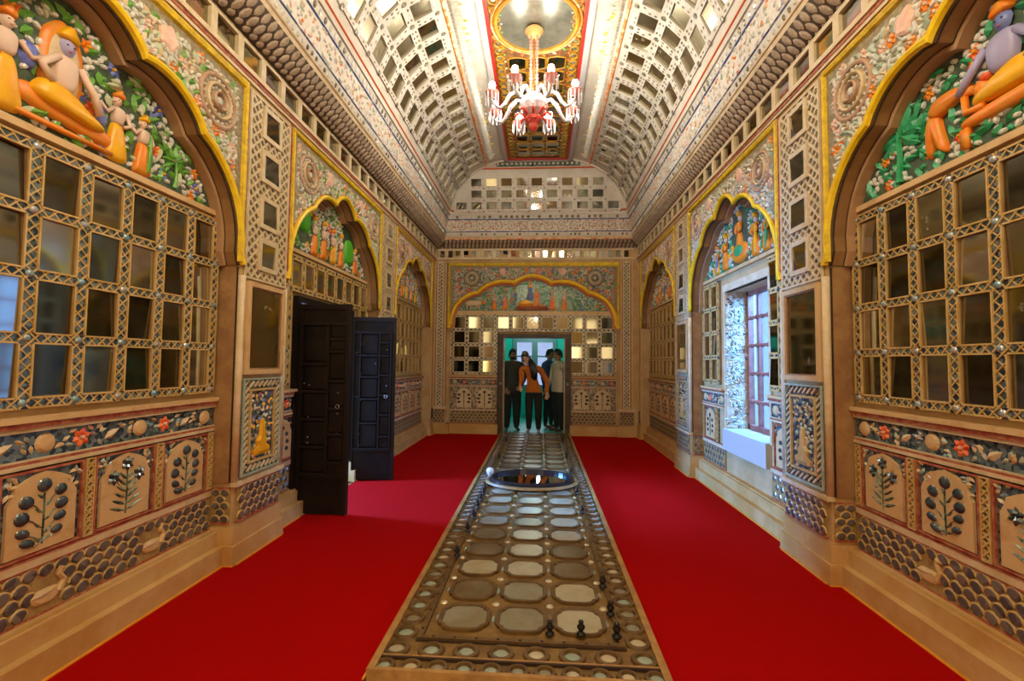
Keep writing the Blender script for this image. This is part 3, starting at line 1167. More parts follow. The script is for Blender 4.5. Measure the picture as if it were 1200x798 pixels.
def scene_bay1_left(C):
    U = lambda y: y-C

    def make(ty, fr):
        d = MB(fr)
        u = U(2.10)
        d.use('orange').puff([(u-.27, 2.60), (u+.22, 2.56), (u+.25, 2.62), (u+.1, 2.67), (u-.1, 2.71), (u-.25, 2.70)], .0, .03)
        d.puff([(u-.17, 2.68), (u+.04, 2.68), (u+.04, 2.98), (u-.02, 3.06), (u-.065, 3.09), (u-.11, 3.06), (u-.17, 2.98)], .0, .02)
        d.use('cream').puff([(u-.14, 2.70), (u+.01, 2.70), (u+.01, 2.96), (u-.065, 3.05), (u-.14, 2.96)], .018, .008)
        d.use('orange').box(u-.26, u+.2, 2.535, 2.555, 0, .03)
        d.build('throne', None, ty, smooth=True)
        b = MB(fr)
        b.use('yellow').puff([(u-.22, 2.68), (u-.16, 2.76), (u-.04, 2.74), (u+.06, 2.68), (u+.16, 2.64), (u+.10, 2.61), (u-.06, 2.63), (u-.18, 2.64)], .02, .045)
        b.build('figure_robe', None, ty, smooth=True)
        b = MB(fr)
        b.use('skin_relief').puff([(u-.11, 2.73), (u-.02, 2.73), (u+.0, 2.86), (u-.02, 2.91), (u-.10, 2.91), (u-.125, 2.86)], .02, .03)
        b.tube([(u-.11, 2.88, .04), (u-.19, 2.80, .05), (u-.14, 2.74, .05)], .018)
        b.tube([(u-.01, 2.88, .04), (u+.06, 2.79, .05), (u+.10, 2.70, .05)], .018)
        b.build('figure_torso', None, ty, smooth=True)
        b = MB(fr)
        b.use('lilac').dome(u-.06, 2.955, .02, .042, .05, .03)
        face(b, u-.06, 2.955, .046, .042)
        b.use('yellow').puff([(u-.115, 2.985), (u-.005, 2.985), (u-.02, 3.02), (u-.06, 3.075), (u-.10, 3.02)], .02, .035)
        b.build('figure_head', None, ty, smooth=True)
        for x, y in ((u-.21, 2.80), (u-.20, 2.84), (u+.14, 2.72), (u+.13, 2.76)):
            s = MB(fr)
            s.use('blue').dome(x, y, 0, .035, .05, .03, 8, .4)
            s.build('cushion', None, ty, smooth=True)
        figure(ty, fr, U(2.335), 2.53, .40, 'yellow', 'skin_relief', None, -1, 'orange', pose='offer')
        figure(ty, fr, U(2.50), 2.52, .36, 'orange', 'skin_relief', 'leaf_green', -1, 'yellow', pose='offer')
        figure(ty, fr, U(1.80), 2.53, .47, 'yellow', 'skin_relief', None, 1, 'orange', pose='offer')
        palm(ty, fr, U(2.74), 2.53, .27, 'leaf_green', 'leaf_green')
        palm(ty, fr, U(1.62), 2.53, .40, 'leaf_green', 'leaf_green')
        return [(u-.02, .23, 2.57, 2.70), (u-.065, .10, 2.7, 3.06), (U(2.335), .055, 2.5, 2.93), (U(2.50), .05, 2.5, 2.86), (U(1.8), .07, 2.5, 3.0), (U(2.74), .03, 2.5, 2.8), (U(1.62), .03, 2.5, 2.8)]
    return make


def scene_bay1_right(C):
    U = lambda y: C-y

    def make(ty, fr):
        palm(ty, fr, U(2.80), 2.53, .46, 'leaf_teal', 'leaf_teal')
        u = U(2.50)
        b = MB(fr)            # a bowing attendant, head towards the throne
        b.use('orange').puff([(u-.105, 2.57), (u-.06, 2.57), (u-.05, 2.66), (u-.01, 2.57), (u+.03, 2.57), (u-.01, 2.72), (u-.02, 2.80), (u-.09, 2.82), (u-.115, 2.74)], 0, .032)
        b.build('figure_robe', None, ty, smooth=True)
        b = MB(fr)
        b.use('orange').puff([(u-.10, 2.80), (u-.02, 2.76), (u+.10, 2.80), (u+.17, 2.78), (u+.18, 2.84), (u+.06, 2.88), (u-.06, 2.87)], .004, .036)
        b.tube([(u+.13, 2.80, .02), (u+.15, 2.70, .03), (u+.24, 2.69, .03)], .018)
        b.build('figure_torso', None, ty, smooth=True)
        b = MB(fr)
        b.use('orange').dome(u+.21, 2.79, .004, .042, .048, .03)
        b.use('flower_red').dome(u+.235, 2.83, .004, .03, .025, .03)
        b.build('figure_head', None, ty, smooth=True)
        t = U(2.17)
        b = MB(fr)
        b.use('orange').puff([(t-.24, 2.62), (t+.34, 2.62), (t+.34, 2.70), (t-.24, 2.69)], 0, .035)
        for x in (t-.2, t+.28):
            b.box(x-.02, x+.02, 2.53, 2.63, 0, .03)
        b.build('throne', None, ty, smooth=True)
        b = MB(fr)
        b.use('yellow').puff([(t-.16, 2.70), (t+.22, 2.70), (t+.24, 2.78), (t+.08, 2.84), (t-.04, 2.80), (t-.15, 2.76)], .01, .04)
        b.build('figure_robe', None, ty, smooth=True)
        b = MB(fr)
        b.use('lilac').puff([(t-.06, 2.80), (t+.06, 2.80), (t+.08, 2.93), (t+.05, 2.99), (t-.05, 2.99), (t-.08, 2.93)], .012, .036)
        b.tube([(t-.07, 2.95, .03), (t-.16, 2.86, .035), (t-.21, 2.80, .035)], .02)
        b.tube([(t+.07, 2.95, .03), (t+.16, 2.86, .035), (t+.12, 2.79, .035)], .02)
        b.build('figure_torso', None, ty, smooth=True)
        b = MB(fr)
        b.use('blue_skin').dome(t, 3.035, .012, .042, .05, .03)
        face(b, t, 3.035, .038, .042)
        b.use('orange').puff([(t-.06, 3.065), (t+.06, 3.065), (t+.04, 3.10), (t, 3.14), (t-.04, 3.10)], .012, .034)
        b.build('figure_head', None, ty, smooth=True)
        figure(ty, fr, U(1.72), 2.53, .46, 'orange', 'skin_relief', 'leaf_teal', -1, 'yellow', pose='offer')
        return [(U(2.8), .025, 2.5, 2.8), (u-.04, .07, 2.57, 2.8), (u+.05, .14, 2.74, 2.88), (t+.05, .28, 2.63, 2.76), (t, .09, 2.78, 3.12), (U(1.72), .06, 2.5, 2.98)]
    return make


def scene_mid(kind):
    def make(ty, fr):
        keep = []
        if kind == 'left':
            for u in (-.62, .48):
                b = MB(fr)
                b.use('bright_green').puff([(u-.16, 2.74), (u+.10, 2.70), (u+.16, 2.76), (u+.15, 2.98), (u+.05, 3.02), (u-.12, 2.97)] if u < 0 else [(u-.12, 2.62), (u+.12, 2.60), (u+.12, 2.86), (u, 2.92), (u-.12, 2.86)], 0, .03)
                b.build('tree_crown', None, ty, smooth=True)
                keep.append((u, .18, 2.6, 3.05))
            specs = [(-.36, .42, 'orange', 'leaf_green'), (-.16, .42, 'orange', None), (.06, .40, 'yellow', 'cream'), (.26, .40, 'orange', 'leaf_green'), (.66, .32, 'orange', None), (-.80, .25, 'cream', None)]
        else:
            b = MB(fr)
            b.use('orange').puff([(.20*cos(t), 2.64+.11*sin(t)) for t in [2*pi*i/14 for i in range(14)]], 0, .03)
            b.use('leaf_teal').dome(0, 2.66, .03, .11, .06, .02, 10)
            b.build('throne', None, ty, smooth=True)
            figure(ty, fr, 0, 2.62, .48, 'orange', 'orange', None, 1, 'yellow')
            keep.append((0, .2, 2.5, 3.1))
            specs = [(-.62, .34, 'yellow', 'blue'), (-.38, .42, 'orange', None), (.36, .44, 'orange', 'yellow'), (.58, .38, 'orange', 'leaf_teal'), (.80, .26, 'yellow', None)]
        for u, h, c, s in specs:
            figure(ty, fr, u, 2.53, h, c, 'skin_relief' if kind == 'left' else c, s, -1 if u > 0 else 1, 'yellow' if c == 'orange' else 'orange')
            keep.append((u, .07, 2.5, 2.53+h))
        return keep
    return make


def scene_far(ty, fr):
    keep = []
    for u, h, c, s in [(-.55, .34, 'orange', None), (-.28, .4, 'orange', 'yellow'), (.0, .46, 'yellow', 'blue'), (.28, .4, 'orange', None), (.55, .34, 'yellow', None)]:
        figure(ty, fr, u, 2.53, h, c, 'skin_relief', s, -1 if u > 0 else 1, 'orange')
        keep.append((u, .08, 2.5, 2.53+h))
    return keep


for side in (-1, 1):
    w = walls[side]
    o = OFF[side]
    for i, lod in ((2, 2), (4, 1), (6, 0)):
        y0, y1 = SEG[i][0]+o, SEG[i][1]+o
        c = (y0+y1)/2
        fr = side_frame(side, c)
        hole = None
        if i == 4:
            hole = (DOOR_L[0]-c-.03, DOOR_L[1]-c+.03, 0, DOOR_L[2]+.03) if side < 0 else (c-WIN_R[1]-.03, c-WIN_R[0]+.03, 0, WIN_R[3]+.02)
        if i == 2:
            pal, sc = (PAL_L, scene_bay1_left(c)) if side < 0 else (PAL_R, scene_bay1_right(c))
        elif i == 4:
            pal, sc = (PAL_L2, scene_mid('left')) if side < 0 else (PAL_R2, scene_mid('right'))
        else:
            pal, sc = PAL_3, scene_far
        bay(w, fr, y1-y0, lod, pal, hole, side, sc, ('bud', 'iris') if side < 0 else ('iris', 'bud'))
    for i, near in ((1, False), (3, True), (5, False)):
        y0, y1 = SEG[i][0]+o, SEG[i][1]+o
        pilaster(w, side_frame(side, (y0+y1)/2), y1-y0, near, side < 0)
    # corner pier at the end wall
    fr = side_frame(side, 9.18)
    b = MB(fr)
    b.use('plaque').box(-.13, -.09, .3, 3.45, -.01, .012)
    b.box(.09, .13, .3, 3.45, -.01, .012)
    b.use('mosaic').box(-.09, .09, .3, .52, -.01, .008)
    b.build('corner_molding', None, w)
    # frieze of mirrors
    fr = side_frame(side, 0)
    b = MB(fr)
    s = 1 if side < 0 else -1
    u0, u1 = sorted((s*-1.6, s*YE))
    b.use('pale_ochre').box(u0, u1, 3.55, 3.585, 0, .03)
    b.box(u0, u1, 3.735, 3.77, 0, .03)
    b.use('red_line').box(u0, u1, 3.525, 3.55, 0, .018)
    b.use('cream').box(u0, u1, 3.50, 3.525, 0, .012)
    f = b.build('mirror_frieze', None, w)
    b = MB(fr)
    b.use('pale_ochre')
    n = int((YE+1.5)/.27)
    ys = [9.26-.27*k for k in range(n)]
    for y in ys:
        b.box(s*y-.03, s*y+.03, 3.585, 3.735, 0, .03)
    b.build('frieze_bar', None, f, stuff=True)
    for y in ys:
        if y > 1.2:
            pane(f, fr, s*(y-.135), 3.66, .001, .21, .15, .03, ['mirror_olive', 'mirror_grey', 'mirror_olive', 'mirror_grey', 'mirror_clear'])

# ------------------------------------------------------------------ end wall decoration
fr = Frame((EC, YE, 0), (1, 0, 0))
hwE = 1.70
cE = arch_curve(hwE, .65, 10, .03)
RDE = .085
b = MB(fr)
b.use('relief_ground').prism([(-1.76, 2.13), (-1.76, 3.49), (1.76, 3.49), (1.76, 2.13)]+cE[::-1], -.03, 0)
sp = b.build('arch_panel', None, wall_end)
b = MB(fr)
b.use('soffit').sweep(cE, [(0, 0), (0, -RDE)])
b.use('soffit_rib').sweep(cE, [(-.005, -.045), (.05, -.05), (.05, -RDE)])
b.build('arch_soffit', None, wall_end)
b = MB(fr)
b.use('gold').sweep(cE, [(x-.03, y) for x, y in HALF(.036, .03)])
b.use('red_line').sweep(cE, [(x-.075, y) for x, y in HALF(.01, .012)])
b.use('flower_red').sweep(cE, [(x+.012, y-.01) for x, y in HALF(.012, .012)])
b.build('arch_rim', None, wall_end)
b = MB(fr)
b.use('gold_rope').sweep([(-1.72, 2.15), (-1.72, 3.45), (1.72, 3.45), (1.72, 2.15)], [(x, y) for x, y in HALF(.03, .028)])
b.build('panel_border', None, wall_end)
b = MB(fr)
pal_e = (['leaf_teal', 'leaf_sage', 'leaf_sage', 'blue'], ('cream', 'pearl', 'mosaic_grey'), ['orange', 'pink', 'flower_red'], 'pearl')
spandrel_relief(sp, fr, cE, hwE, 3.36, 3.42, 0, False, pal_e)
b.use('mosaic_green').box(-1.76, 1.76, 2.5, 3.3, -RDE-.02, -RDE)
ty = b.build('tympanum', None, wall_end)
frt = Frame(fr.p(0, 0, -RDE), fr.u, fr.v)


def scene_end(ty, fr):
    keep = []
    b = MB(fr)
    b.use('red_line').box(-.34, .30, 2.52, 2.60, 0, .03)
    b.use('orange').box(-.30, .26, 2.60, 2.62, 0, .032)
    b.build('throne', None, ty, smooth=True)
    for u, h, c, s in [(-.78, .36, 'orange', None), (-.55, .38, 'orange', 'flower_red'), (.10, .42, 'orange', 'flower_red'), (.42, .42, 'flower_red', 'yellow'), (.66, .40, 'orange', None)]:
        figure(ty, fr, u-.02, 2.53 if abs(u) > .3 else 2.58, h, c, 'skin_relief' if abs(u) > .3 else 'orange', s, -1 if u > 0 else 1, 'yellow')
        keep.append((u, .09, 2.5, 2.53+h))
    b = MB(fr)            # the reclining seated figure on the dais
    b.use('yellow').puff([(-.30, 2.62), (-.02, 2.62), (.0, 2.68), (-.14, 2.74), (-.28, 2.70)], 0, .04)
    b.build('figure_robe', None, ty, smooth=True)
    b = MB(fr)
    b.use('blue_skin').puff([(-.13, 2.72), (.0, 2.72), (.02, 2.86), (-.04, 2.90), (-.12, 2.86)], .004, .036)
    b.build('figure_torso', None, ty, smooth=True)
    b = MB(fr)
    b.use('blue_skin').dome(-.06, 2.95, .004, .05, .055, .03)
    b.use('yellow').puff([(-.12, 2.98), (.0, 2.98), (-.03, 3.04), (-.06, 3.07), (-.09, 3.04)], .004, .034)
    b.build('figure_head', None, ty, smooth=True)
    keep.append((-.14, .2, 2.5, 3.05))
    b = MB(fr)            # cattle at the left
    u = -1.22
    b.use('cream').puff([(u-.16, 2.60), (u+.13, 2.60), (u+.19, 2.68), (u+.14, 2.72), (u-.14, 2.71), (u-.18, 2.66)], 0, .03)
    for x in (u-.13, u-.06, u+.06, u+.11):
        b.box(x-.016, x+.016, 2.53, 2.62, 0, .022)
    b.use('orange').puff([(u+.14, 2.66), (u+.26, 2.62), (u+.25, 2.68), (u+.18, 2.73)], 0, .034)
    b.build('cow_relief', None, ty, smooth=True)
    keep.append((u, .24, 2.5, 2.75))
    return keep


PAL_E = dict(leaves=['leaf_teal', 'leaf_teal', 'leaf_sage'], flowers=['blue', 'orange', 'blue'], pearls=.6)
tympanum_scene(ty, frt, cE, hwE, 2.5, False, PAL_E, scene_end(ty, frt))
b = MB(fr)
b.use('plaque').box(-1.7, 1.7, 2.43, 2.5, -RDE-.01, -RDE+.03)
b.build('tympanum_ledge', None, wall_end)
holeE = (DX0-EC-.01, DX1-EC+.01, 0, DZ+.01)
mirror_grid(wall_end, fr, [.30*(k-5) for k in range(11)], [1.364+.2987*k for k in range(4)], .215, .225, holeE, -RDE, False, -1.68, 1.68, 1.2, 2.43, bars='pale_ochre', kinds=['mirror_dark']*5+['mirror_grey']*2+['mirror_olive']*2+['mirror_clear'])
for a, c in ((-1.68, holeE[0]), (holeE[1], 1.68)):
    scroll_band(wall_end, fr, a, c, .985, 1.10, -RDE+.012, False)
    scale_band(wall_end, fr, a, c, .225, .46, -RDE+.012, False, .085)
    b = MB(fr)
    b.use('cream').box(a, c, .465, .49, -RDE, -RDE+.024)
    b.build('dado_rail', None, wall_end)
    b = MB(fr)
    b.use('mosaic_grey').box(a, c, .49, .945, -RDE-.01, -RDE+.008)
    pn = b.build('dado_panel', None, wall_end)
    st = MB(fr)
    for _ in range(240):
        st.use(R.choice(['cream', 'plaque', 'brown_relief'])).leaf(R.uniform(a+.03, c-.05), R.uniform(.51, .92), -RDE+.008, .05, .025, R.uniform(0, 6), .008)
    st.build('scroll_relief', None, pn, stuff=True)
    for k in (0, 1):
        u = (-1.36-.03+.42*k) if a < 0 else (.89+.12+.42*k-.02)
        b = MB(fr)
        b.use('pale_ochre').prism(plaque_outline(u, .52, .30, .40), -RDE+.01, -RDE+.024, .98)
        q = b.build('plaque', None, pn)
        b = MB(fr)
        b.use('petal_glass')
        for x, y in ((0, .84), (-.1, .68), (.1, .68), (-.115, .48), (.115, .48), (-.10, .28), (.10, .28)):
            b.dome(u+x, .53+y*.37, -RDE+.024, .034, .026, .01, 7)
        b.bar((u, .54), (u, .83), .014, -RDE+.02, -RDE+.028)
        b.build('plant', None, q)
# corner piers with a chequered strip
for sg in (-1, 1):
    u = sg*1.895 if sg < 0 else 1.875
    lattice_strip(wall_end, fr, u-.07, u+.07, .56, 3.5, .012, .075, 'mosaic_green', 'pale_ochre', edge=.022)
    b = MB(fr)
    b.use('plaque').box(u-.125, u-.09, .56, 3.5, -.01, .03)
    b.box(u+.09, u+.125, .56, 3.5, -.01, .03)
    b.use('red_line').box(u-.09, u-.075, .56, 3.5, -.01, .02)
    b.box(u+.075, u+.09, .56, 3.5, -.01, .02)
    b.use('cream').box(u-.17, u+.17, .50, .55, -.01, .07)
    b.use('plaster').box(u-.15, u+.15, .2, .5, -.01, .055)
    p = b.build('corner_pier', None, wall_end)
    scale_band(wall_end, fr, u-.14, u+.14, .24, .48, .06, False, .07)
# frieze of the end wall
b = MB(fr)
b.use('pale_ochre').box(-2.03, 2.03, 3.55, 3.59, 0, .03)
b.box(-2.03, 2.03, 3.73, 3.77, 0, .03)
for k in range(14):
    b.box(-2.11+.325*k-.035, -2.11+.325*k+.035, 3.59, 3.73, 0, .03)
f = b.build('mirror_frieze', None, wall_end)
for k in range(12):
    put(shared('pane', _pane, 'mirror_clear' if k in (1, 4) else R.choice(['mirror_grey', 'mirror_olive'])), 'mirror_pane', f, fr, -1.785+.325*k, 3.66, .002, 0, .255, .14, 1, (.35 if k in (1, 4) else R.gauss(0, .03)), R.gauss(0, .03))

# ------------------------------------------------------------------ ceiling
CC = -.075
PROF = [(2.05, 3.77), (1.99, 3.80), (1.93, 3.86), (1.88, 3.935), (1.87, 3.985), (1.845, 4.075), (1.80, 4.31), (1.775, 4.40)]
NT = 20


def vpt(t):
    return (.655+1.10*cos(t), 4.4+.95*sin(t))


def end_y(half, z):
    """how far the end cove stands from the end wall at height z"""
    if z <= 4.4:
        return YE+.02-(2.05-half)
    return YE-.28-.32*(1-math.sqrt(max(0, 1-((z-4.4)/.95)**2)))


Y0C = -1.7
prof = PROF+[vpt(radians(90*i/NT)) for i in range(NT+1)]
SPLIT = 4
b = MB()
for lo, hi, m in ((0, 3, 'cornice_ground'), (3, 4, 'cream'), (4, 5, 'vault_white'), (5, 6, 'band_floral'), (6, 7, 'vault_white'), (7, len(prof)-1, 'vault_white')):
    b.use(m)
    for k in range(lo, hi):
        (h0, z0), (h1, z1) = prof[k], prof[k+1]
        e0, e1 = end_y(h0, z0), end_y(h1, z1)
        for s in (-1, 1):
            b.add([(CC+s*h0, Y0C, z0), (CC+s*h1, Y0C, z1), (CC+s*h1, e1, z1), (CC+s*h0, e0, z0)], [(0, 1, 2, 3)])
        b.add([(CC-h0, e0, z0), (CC+h0, e0, z0), (CC+h1, e1, z1), (CC-h1, e1, z1)], [(0, 1, 2, 3)])
h, z = prof[-1]
b.use('panel_dark').add([(CC-h, Y0C, z), (CC+h, Y0C, z), (CC+h, end_y(h, z), z), (CC-h, end_y(h, z), z)], [(0, 1, 2, 3)])
# outer shell against light leaks
b.use('plaster').box(-2.9, 2.7, -1.8, 9.8, 5.6, 5.8)
b.box(-2.9, -2.6, -1.8, 9.8, 3.5, 5.6)
b.box(2.4, 2.7, -1.8, 9.8, 3.5, 5.6)
b.box(-2.9, 2.7, 9.5, 9.8, 3.5, 5.6)
ceiling = b.build('ceiling', None, None, kind='structure')


def surf_frame(side, y, h, z, tx, tz):
    """frame on the vault: u along the hall, v up the curve"""
    if side == 0:
        return None
    t = Vector((-side*tx, 0, tz)).normalized()
    u = Vector((0, -side, 0)) if True else None
    return Frame((CC+side*h, y, z), tuple(u), tuple(t))


def seg_frame(side, k, q=.5):
    (h0, z0), (h1, z1) = PROF[k], PROF[k+1]
    return (h0+(h1-h0)*q, z0+(z1-z0)*q, h0-h1, z1-z0)


def wall_run(side, fn, k, q, pitch, y_from=1.5):
    h, z, tx, tz = seg_frame(side, k, q)
    n = 0
    y = end_y(h, z)-pitch*.5
    while y > y_from:
        fn(surf_frame(side, y, h, z, tx, tz), n)
        y -= pitch
        n += 1


# leaf-carved cavetto, pearl rows and coloured lines of the cornice
for side in (-1, 1):
    b = MB()
    for k, q in ((0, .6), (1, .5), (2, .5)):
        h, z, tx, tz = seg_frame(side, k, q)
        y = end_y(h, z)-.04-(.04 if k == 1 else 0)
        while y > .6:
            b.fr = surf_frame(side, y, h, z, tx, tz)
            b.use('cornice_leaf').dome(0, -.005, 0, .029, .055 if k else .03, .016, 8, .3*side)
            y -= .08
    h, z, tx, tz = seg_frame(side, 2, .9)
    b.build('leaf_cornice', None, ceiling, stuff=True)
    b = MB()
    for k, q, r, p in ((4, .45, .020, .075), (6, .55, .028, .095)):
        h, z, tx, tz = seg_frame(side, k, q)
        y = end_y(h, z)-p*.5
        while y > .6:
            b.fr = surf_frame(side, y, h, z, tx, tz)
            b.use(R.choice(['pearl', 'silver_bead', 'mosaic_grey'])).dome(0, 0, 0, r*.85, r*1.2, .014, 7)
            y -= p
    h0, z0, tx, tz = seg_frame(side, 5, .5)
    n = 0
    y = end_y(h0, z0)-.05
    while y > .6:
        for v in (-.08, -.03, .03, .08):
            b.fr = surf_frame(side, y+R.uniform(-.03, .03), h0, z0, tx, tz)
            x = R.random()
            b.use('pearl' if x < .5 else R.choice(['cream', 'leaf_sage', 'pink', 'vault_orange', 'silver_bead']))
            b.leaf(R.uniform(-.02, .02), v, 0, .055, .032, R.uniform(0, 6.3), .012)
        y -= .062
    b.build('bead_band', None, ceiling, stuff=True)
    b = MB()
    for (h, z), m, r in ((PROF[4], 'cream', .014), (PROF[5], 'vault_blue', .009), (PROF[6], 'vault_blue', .012), (vpt(radians(4.5)), 'vault_red', .013), (vpt(radians(71.5)), 'vault_orange', .022)):
        y1 = end_y(h, z)
        b.use(m).tube([(CC+side*h, Y0C, z), (CC+side*h, y1, z)], r, 6)
    b.build('cornice_line', None, ceiling)
# the same bands across the end
b = MB()
for k, q, off in ((0, .6, 0), (1, .5, .04), (2, .5, 0)):
    (h0, z0), (h1, z1) = PROF[k], PROF[k+1]
    h, z = h0+(h1-h0)*q, z0+(z1-z0)*q
    x = CC-h+.05+off
    while x < CC+h-.03:
        b.fr = Frame((x, end_y(h, z), z), (1, 0, 0), tuple(Vector((0, -(h0-h1), z1-z0)).normalized()))
        b.use('cornice_leaf').dome(0, -.005, 0, .029, .048, .016, 8)
        x += .08
b.build('leaf_cornice', None, ceiling, stuff=True)
b = MB()
for k, q, r, p in ((4, .45, .024, .085), (6, .55, .032, .11)):
    (h0, z0), (h1, z1) = PROF[k], PROF[k+1]
    h, z = h0+(h1-h0)*q, z0+(z1-z0)*q
    x = CC-h+.06
    while x < CC+h-.03:
        b.fr = Frame((x, end_y(h, z), z), (1, 0, 0), tuple(Vector((0, -(h0-h1), z1-z0)).normalized()))
        b.use(R.choice(['pearl', 'silver_bead', 'mosaic_grey', 'mosaic_grey'])).dome(0, 0, 0, r, r, .014, 8)
        x += p
(h0, z0), (h1, z1) = PROF[5], PROF[6]
x = CC-1.78
n = 0
while x < CC+1.78:
    b.fr = Frame((x, end_y((h0+h1)/2, (z0+z1)/2), (z0+z1)/2), (1, 0, 0), tuple(Vector((0, -(h0-h1), z1-z0)).normalized()))
    if n % 5 == 0:
        b.use('brown_relief').sweep([(.075*cos(-2*pi*i/14), .085*sin(-2*pi*i/14)) for i in range(14)], HALF(.007, .012), True)
        blossom(b, 0, 0, 0, .055, 'pearl', 'orange', 7)
    else:
        for v in (-.085, -.04, 0, .04, .085):
            b.use(R.choice(['cream', 'pearl', 'leaf_sage', 'brown_relief', 'brown_relief', 'vault_red'])).leaf(R.uniform(-.02, .02), v, 0, .05, .026, R.uniform(0, 6.3), .01)
    x += .05
    n += 1
b.build('bead_band', None, ceiling, stuff=True)
b = MB()
for (h, z), m, r in ((PROF[3], 'vault_orange', .014), (PROF[4], 'cream', .014), (PROF[5], 'vault_blue', .010), (PROF[6], 'vault_blue', .013), (vpt(radians(4.5)), 'vault_red', .020), (vpt(radians(64)), 'vault_red', .016)):
    y = end_y(h, z)
    b.use(m).tube([(CC-h, y, z), (CC+h, y, z)], r, 6)
b.build('cornice_line', None, ceiling)
# the rib where side vaults and end cove meet
b = MB()
for side in (-1, 1):
    pts = [(CC+side*(a-.004), end_y(a, c)-.004, c-.004) for a, c in [vpt(radians(90*i/24)) for i in range(25)]]
    b.use('vault_white').tube(pts, .022, 6)
b.build('groin_rib', None, ceiling, smooth=True)

# vault mirrors between white dotted ribs
ribs, dots = MB(), MB()
TC = [22, 40.5, 58.5]
VP_ = .315
for side in (-1, 1):
    for j, td in enumerate(TC):
        t = radians(td)
        h, z = vpt(t)
        tx, tz = 1.1*sin(t), .95*cos(t)
        y = end_y(h, z)-.12-.02*j
        y = 8.75-.0*j
        while y > .8:
            if y+.13 < end_y(*vpt(t+.1)) and y+.13 < end_y(*vpt(t-.1)):
                f = surf_frame(side, y, h, z, tx, tz)
                put(shared('pane', _pane, 'mirror_vault' if R.random() < .93 else 'mirror_clear'), 'mirror_pane', ceiling, f, 0, 0, .006, 0, .212, .212, 1, R.gauss(0, .03), R.gauss(0, .03))
                ribs.fr = f
                ribs.use('vault_white')
                rect_frame(ribs, -.157, .157, -.163, .163, .052, -.01, .034)
                dots.fr = f
                for sx in (-1, 1):
                    for q in (-.07, 0, .07):
                        dots.use(R.choice(['mosaic_grey', 'mosaic_grey', 'silver_bead'])).dome(sx*.134, q, .034, .013, .020, .006, 6)
                        dots.dome(q, sx*.138, .034, .020, .013, .006, 6)
                    for sy in (-1, 1):
                        dots.use('mosaic_grey').dome(sx*.152, sy*.157, .034, .026, .034, .008, 6)
            y -= VP_
    # pendant drops along the crown
    b = MB()
    y = 8.55
    while y > .8:
        t = radians(79)
        h, z = vpt(t)
        b.fr = surf_frame(side, y, h, z, 1.1*sin(t), .95*cos(t))
        b.use('pearl').leaf(R.uniform(-.004, .004), -.11, .004, .15, .042, pi/2, .035)
        b.use(R.choice(['gold', 'cream', 'pearl'])).leaf(.024, R.uniform(-.08, .03), .004, .06, .02, pi/2+R.uniform(-.5, .5), .02)
        b.use('mosaic_grey').dome(.024, -.08, 0, .012, .02, .01, 5)
        y -= .052
    b.build('drop_relief', None, ceiling, stuff=True)
# end cove mirrors
for td, zc in ((10, 0), (24.5, 1), (40.5, 2)):
    t = radians(td)
    h, z = vpt(t)
    tz, ty_ = .95*cos(t), .32*sin(t)
    half = vpt(t+.09)[0]-.04
    for k in range(-6, 7):
        x = CC-.02+.30*k+.0
        wv = .20
        if abs(x-CC) > half+.09:
            continue
        if abs(x-CC)+.10 > half:
            continue
        f = Frame((x, end_y(h, z), z), (1, 0, 0), tuple(Vector((0, -ty_, tz)).normalized()))
        hh = .165 if td < 40 else .15
        put(shared('pane', _pane, 'mirror_dark'), 'mirror_pane', ceiling, f, 0, 0, .004, 0, .205, hh, 1, R.gauss(0, .03), R.gauss(0, .03))
        ribs.fr = f
        ribs.use('vault_white')
        rect_frame(ribs, -.15, .15, -.118, .118, .047 if td < 40 else .047, -.01, .028)
        dots.fr = f
        for q in (-.06, 0, .06):
            dots.use(R.choice(['mosaic_grey', 'silver_bead'])).dome(.127, q, .028, .011, .014, .006, 6)
            dots.dome(q, -.096, .028, .014, .011, .006, 6)
        dots.use('mosaic_grey').dome(.150, -.118, .028, .02, .02, .008, 6)
# mirrored strip under the ceiling panel on the end cove
t = radians(76)
h, z = vpt(t)
f = Frame((CC, end_y(h, z), z), (1, 0, 0), tuple(Vector((0, -.32*sin(t), .95*cos(t))).normalized()))
dots.fr = f
dots.use('mosaic_green').box(-h+.1, h-.1, -.06, .07, 0, .012)
k = -h+.14
while k < h-.12:
    dots.use('pearl').dome(k, 0, .012, .028, .026, .012, 8)
    k += .09
ribs.build('vault_rib', None, ceiling, stuff=True)
dots.build('mirror_dots', None, ceiling, stuff=True)

# painted centre panel: d axis points down
FC = Frame((CC, 0, 5.345), (1, 0, 0), (0, -1, 0))     # u=x, v=-y, d=-z
b = MB(FC)
PW = .655
yE = end_y(.655, 5.35)
b.use('panel_white').box(-PW, -PW+.075, -yE, 1.6, 0, .03)
b.box(PW-.075, PW, -yE, 1.6, 0, .03)
b.box(-PW, PW, -yE-.01, -yE+.05, 0, .03)
b.use('panel_red').box(-PW+.075, -PW+.115, -yE+.05, 1.6, 0, .022)
b.box(PW-.115, PW-.075, -yE+.05, 1.6, 0, .022)
b.box(-PW+.1, PW-.1, -yE+.05, -yE+.10, 0, .022)
cp = b.build('painted_panel', None, ceiling)
st = MB(FC)
y = yE-.18
while y > 1.2:
    for s in (-1, 1):
        u = s*.47
        st.use('panel_gold').sweep([(u+.05*cos(-2*pi*i/12), -y+.05*sin(-2*pi*i/12)) for i in range(12)], HALF(.012, .016), True)
        st.use('mosaic_grey').dome(u, -y, 0, .034, .034, .01, 8)
        st.use(R.choice(['leaf_green', 'flower_red', 'pink'])).dome(u-s*.065, -y+.06, 0, .018, .018, .012, 6)
    y -= .135
st.build('roundel_border', None, cp, stuff=True)
RY = 5.12
y = yE-.33
rows = []
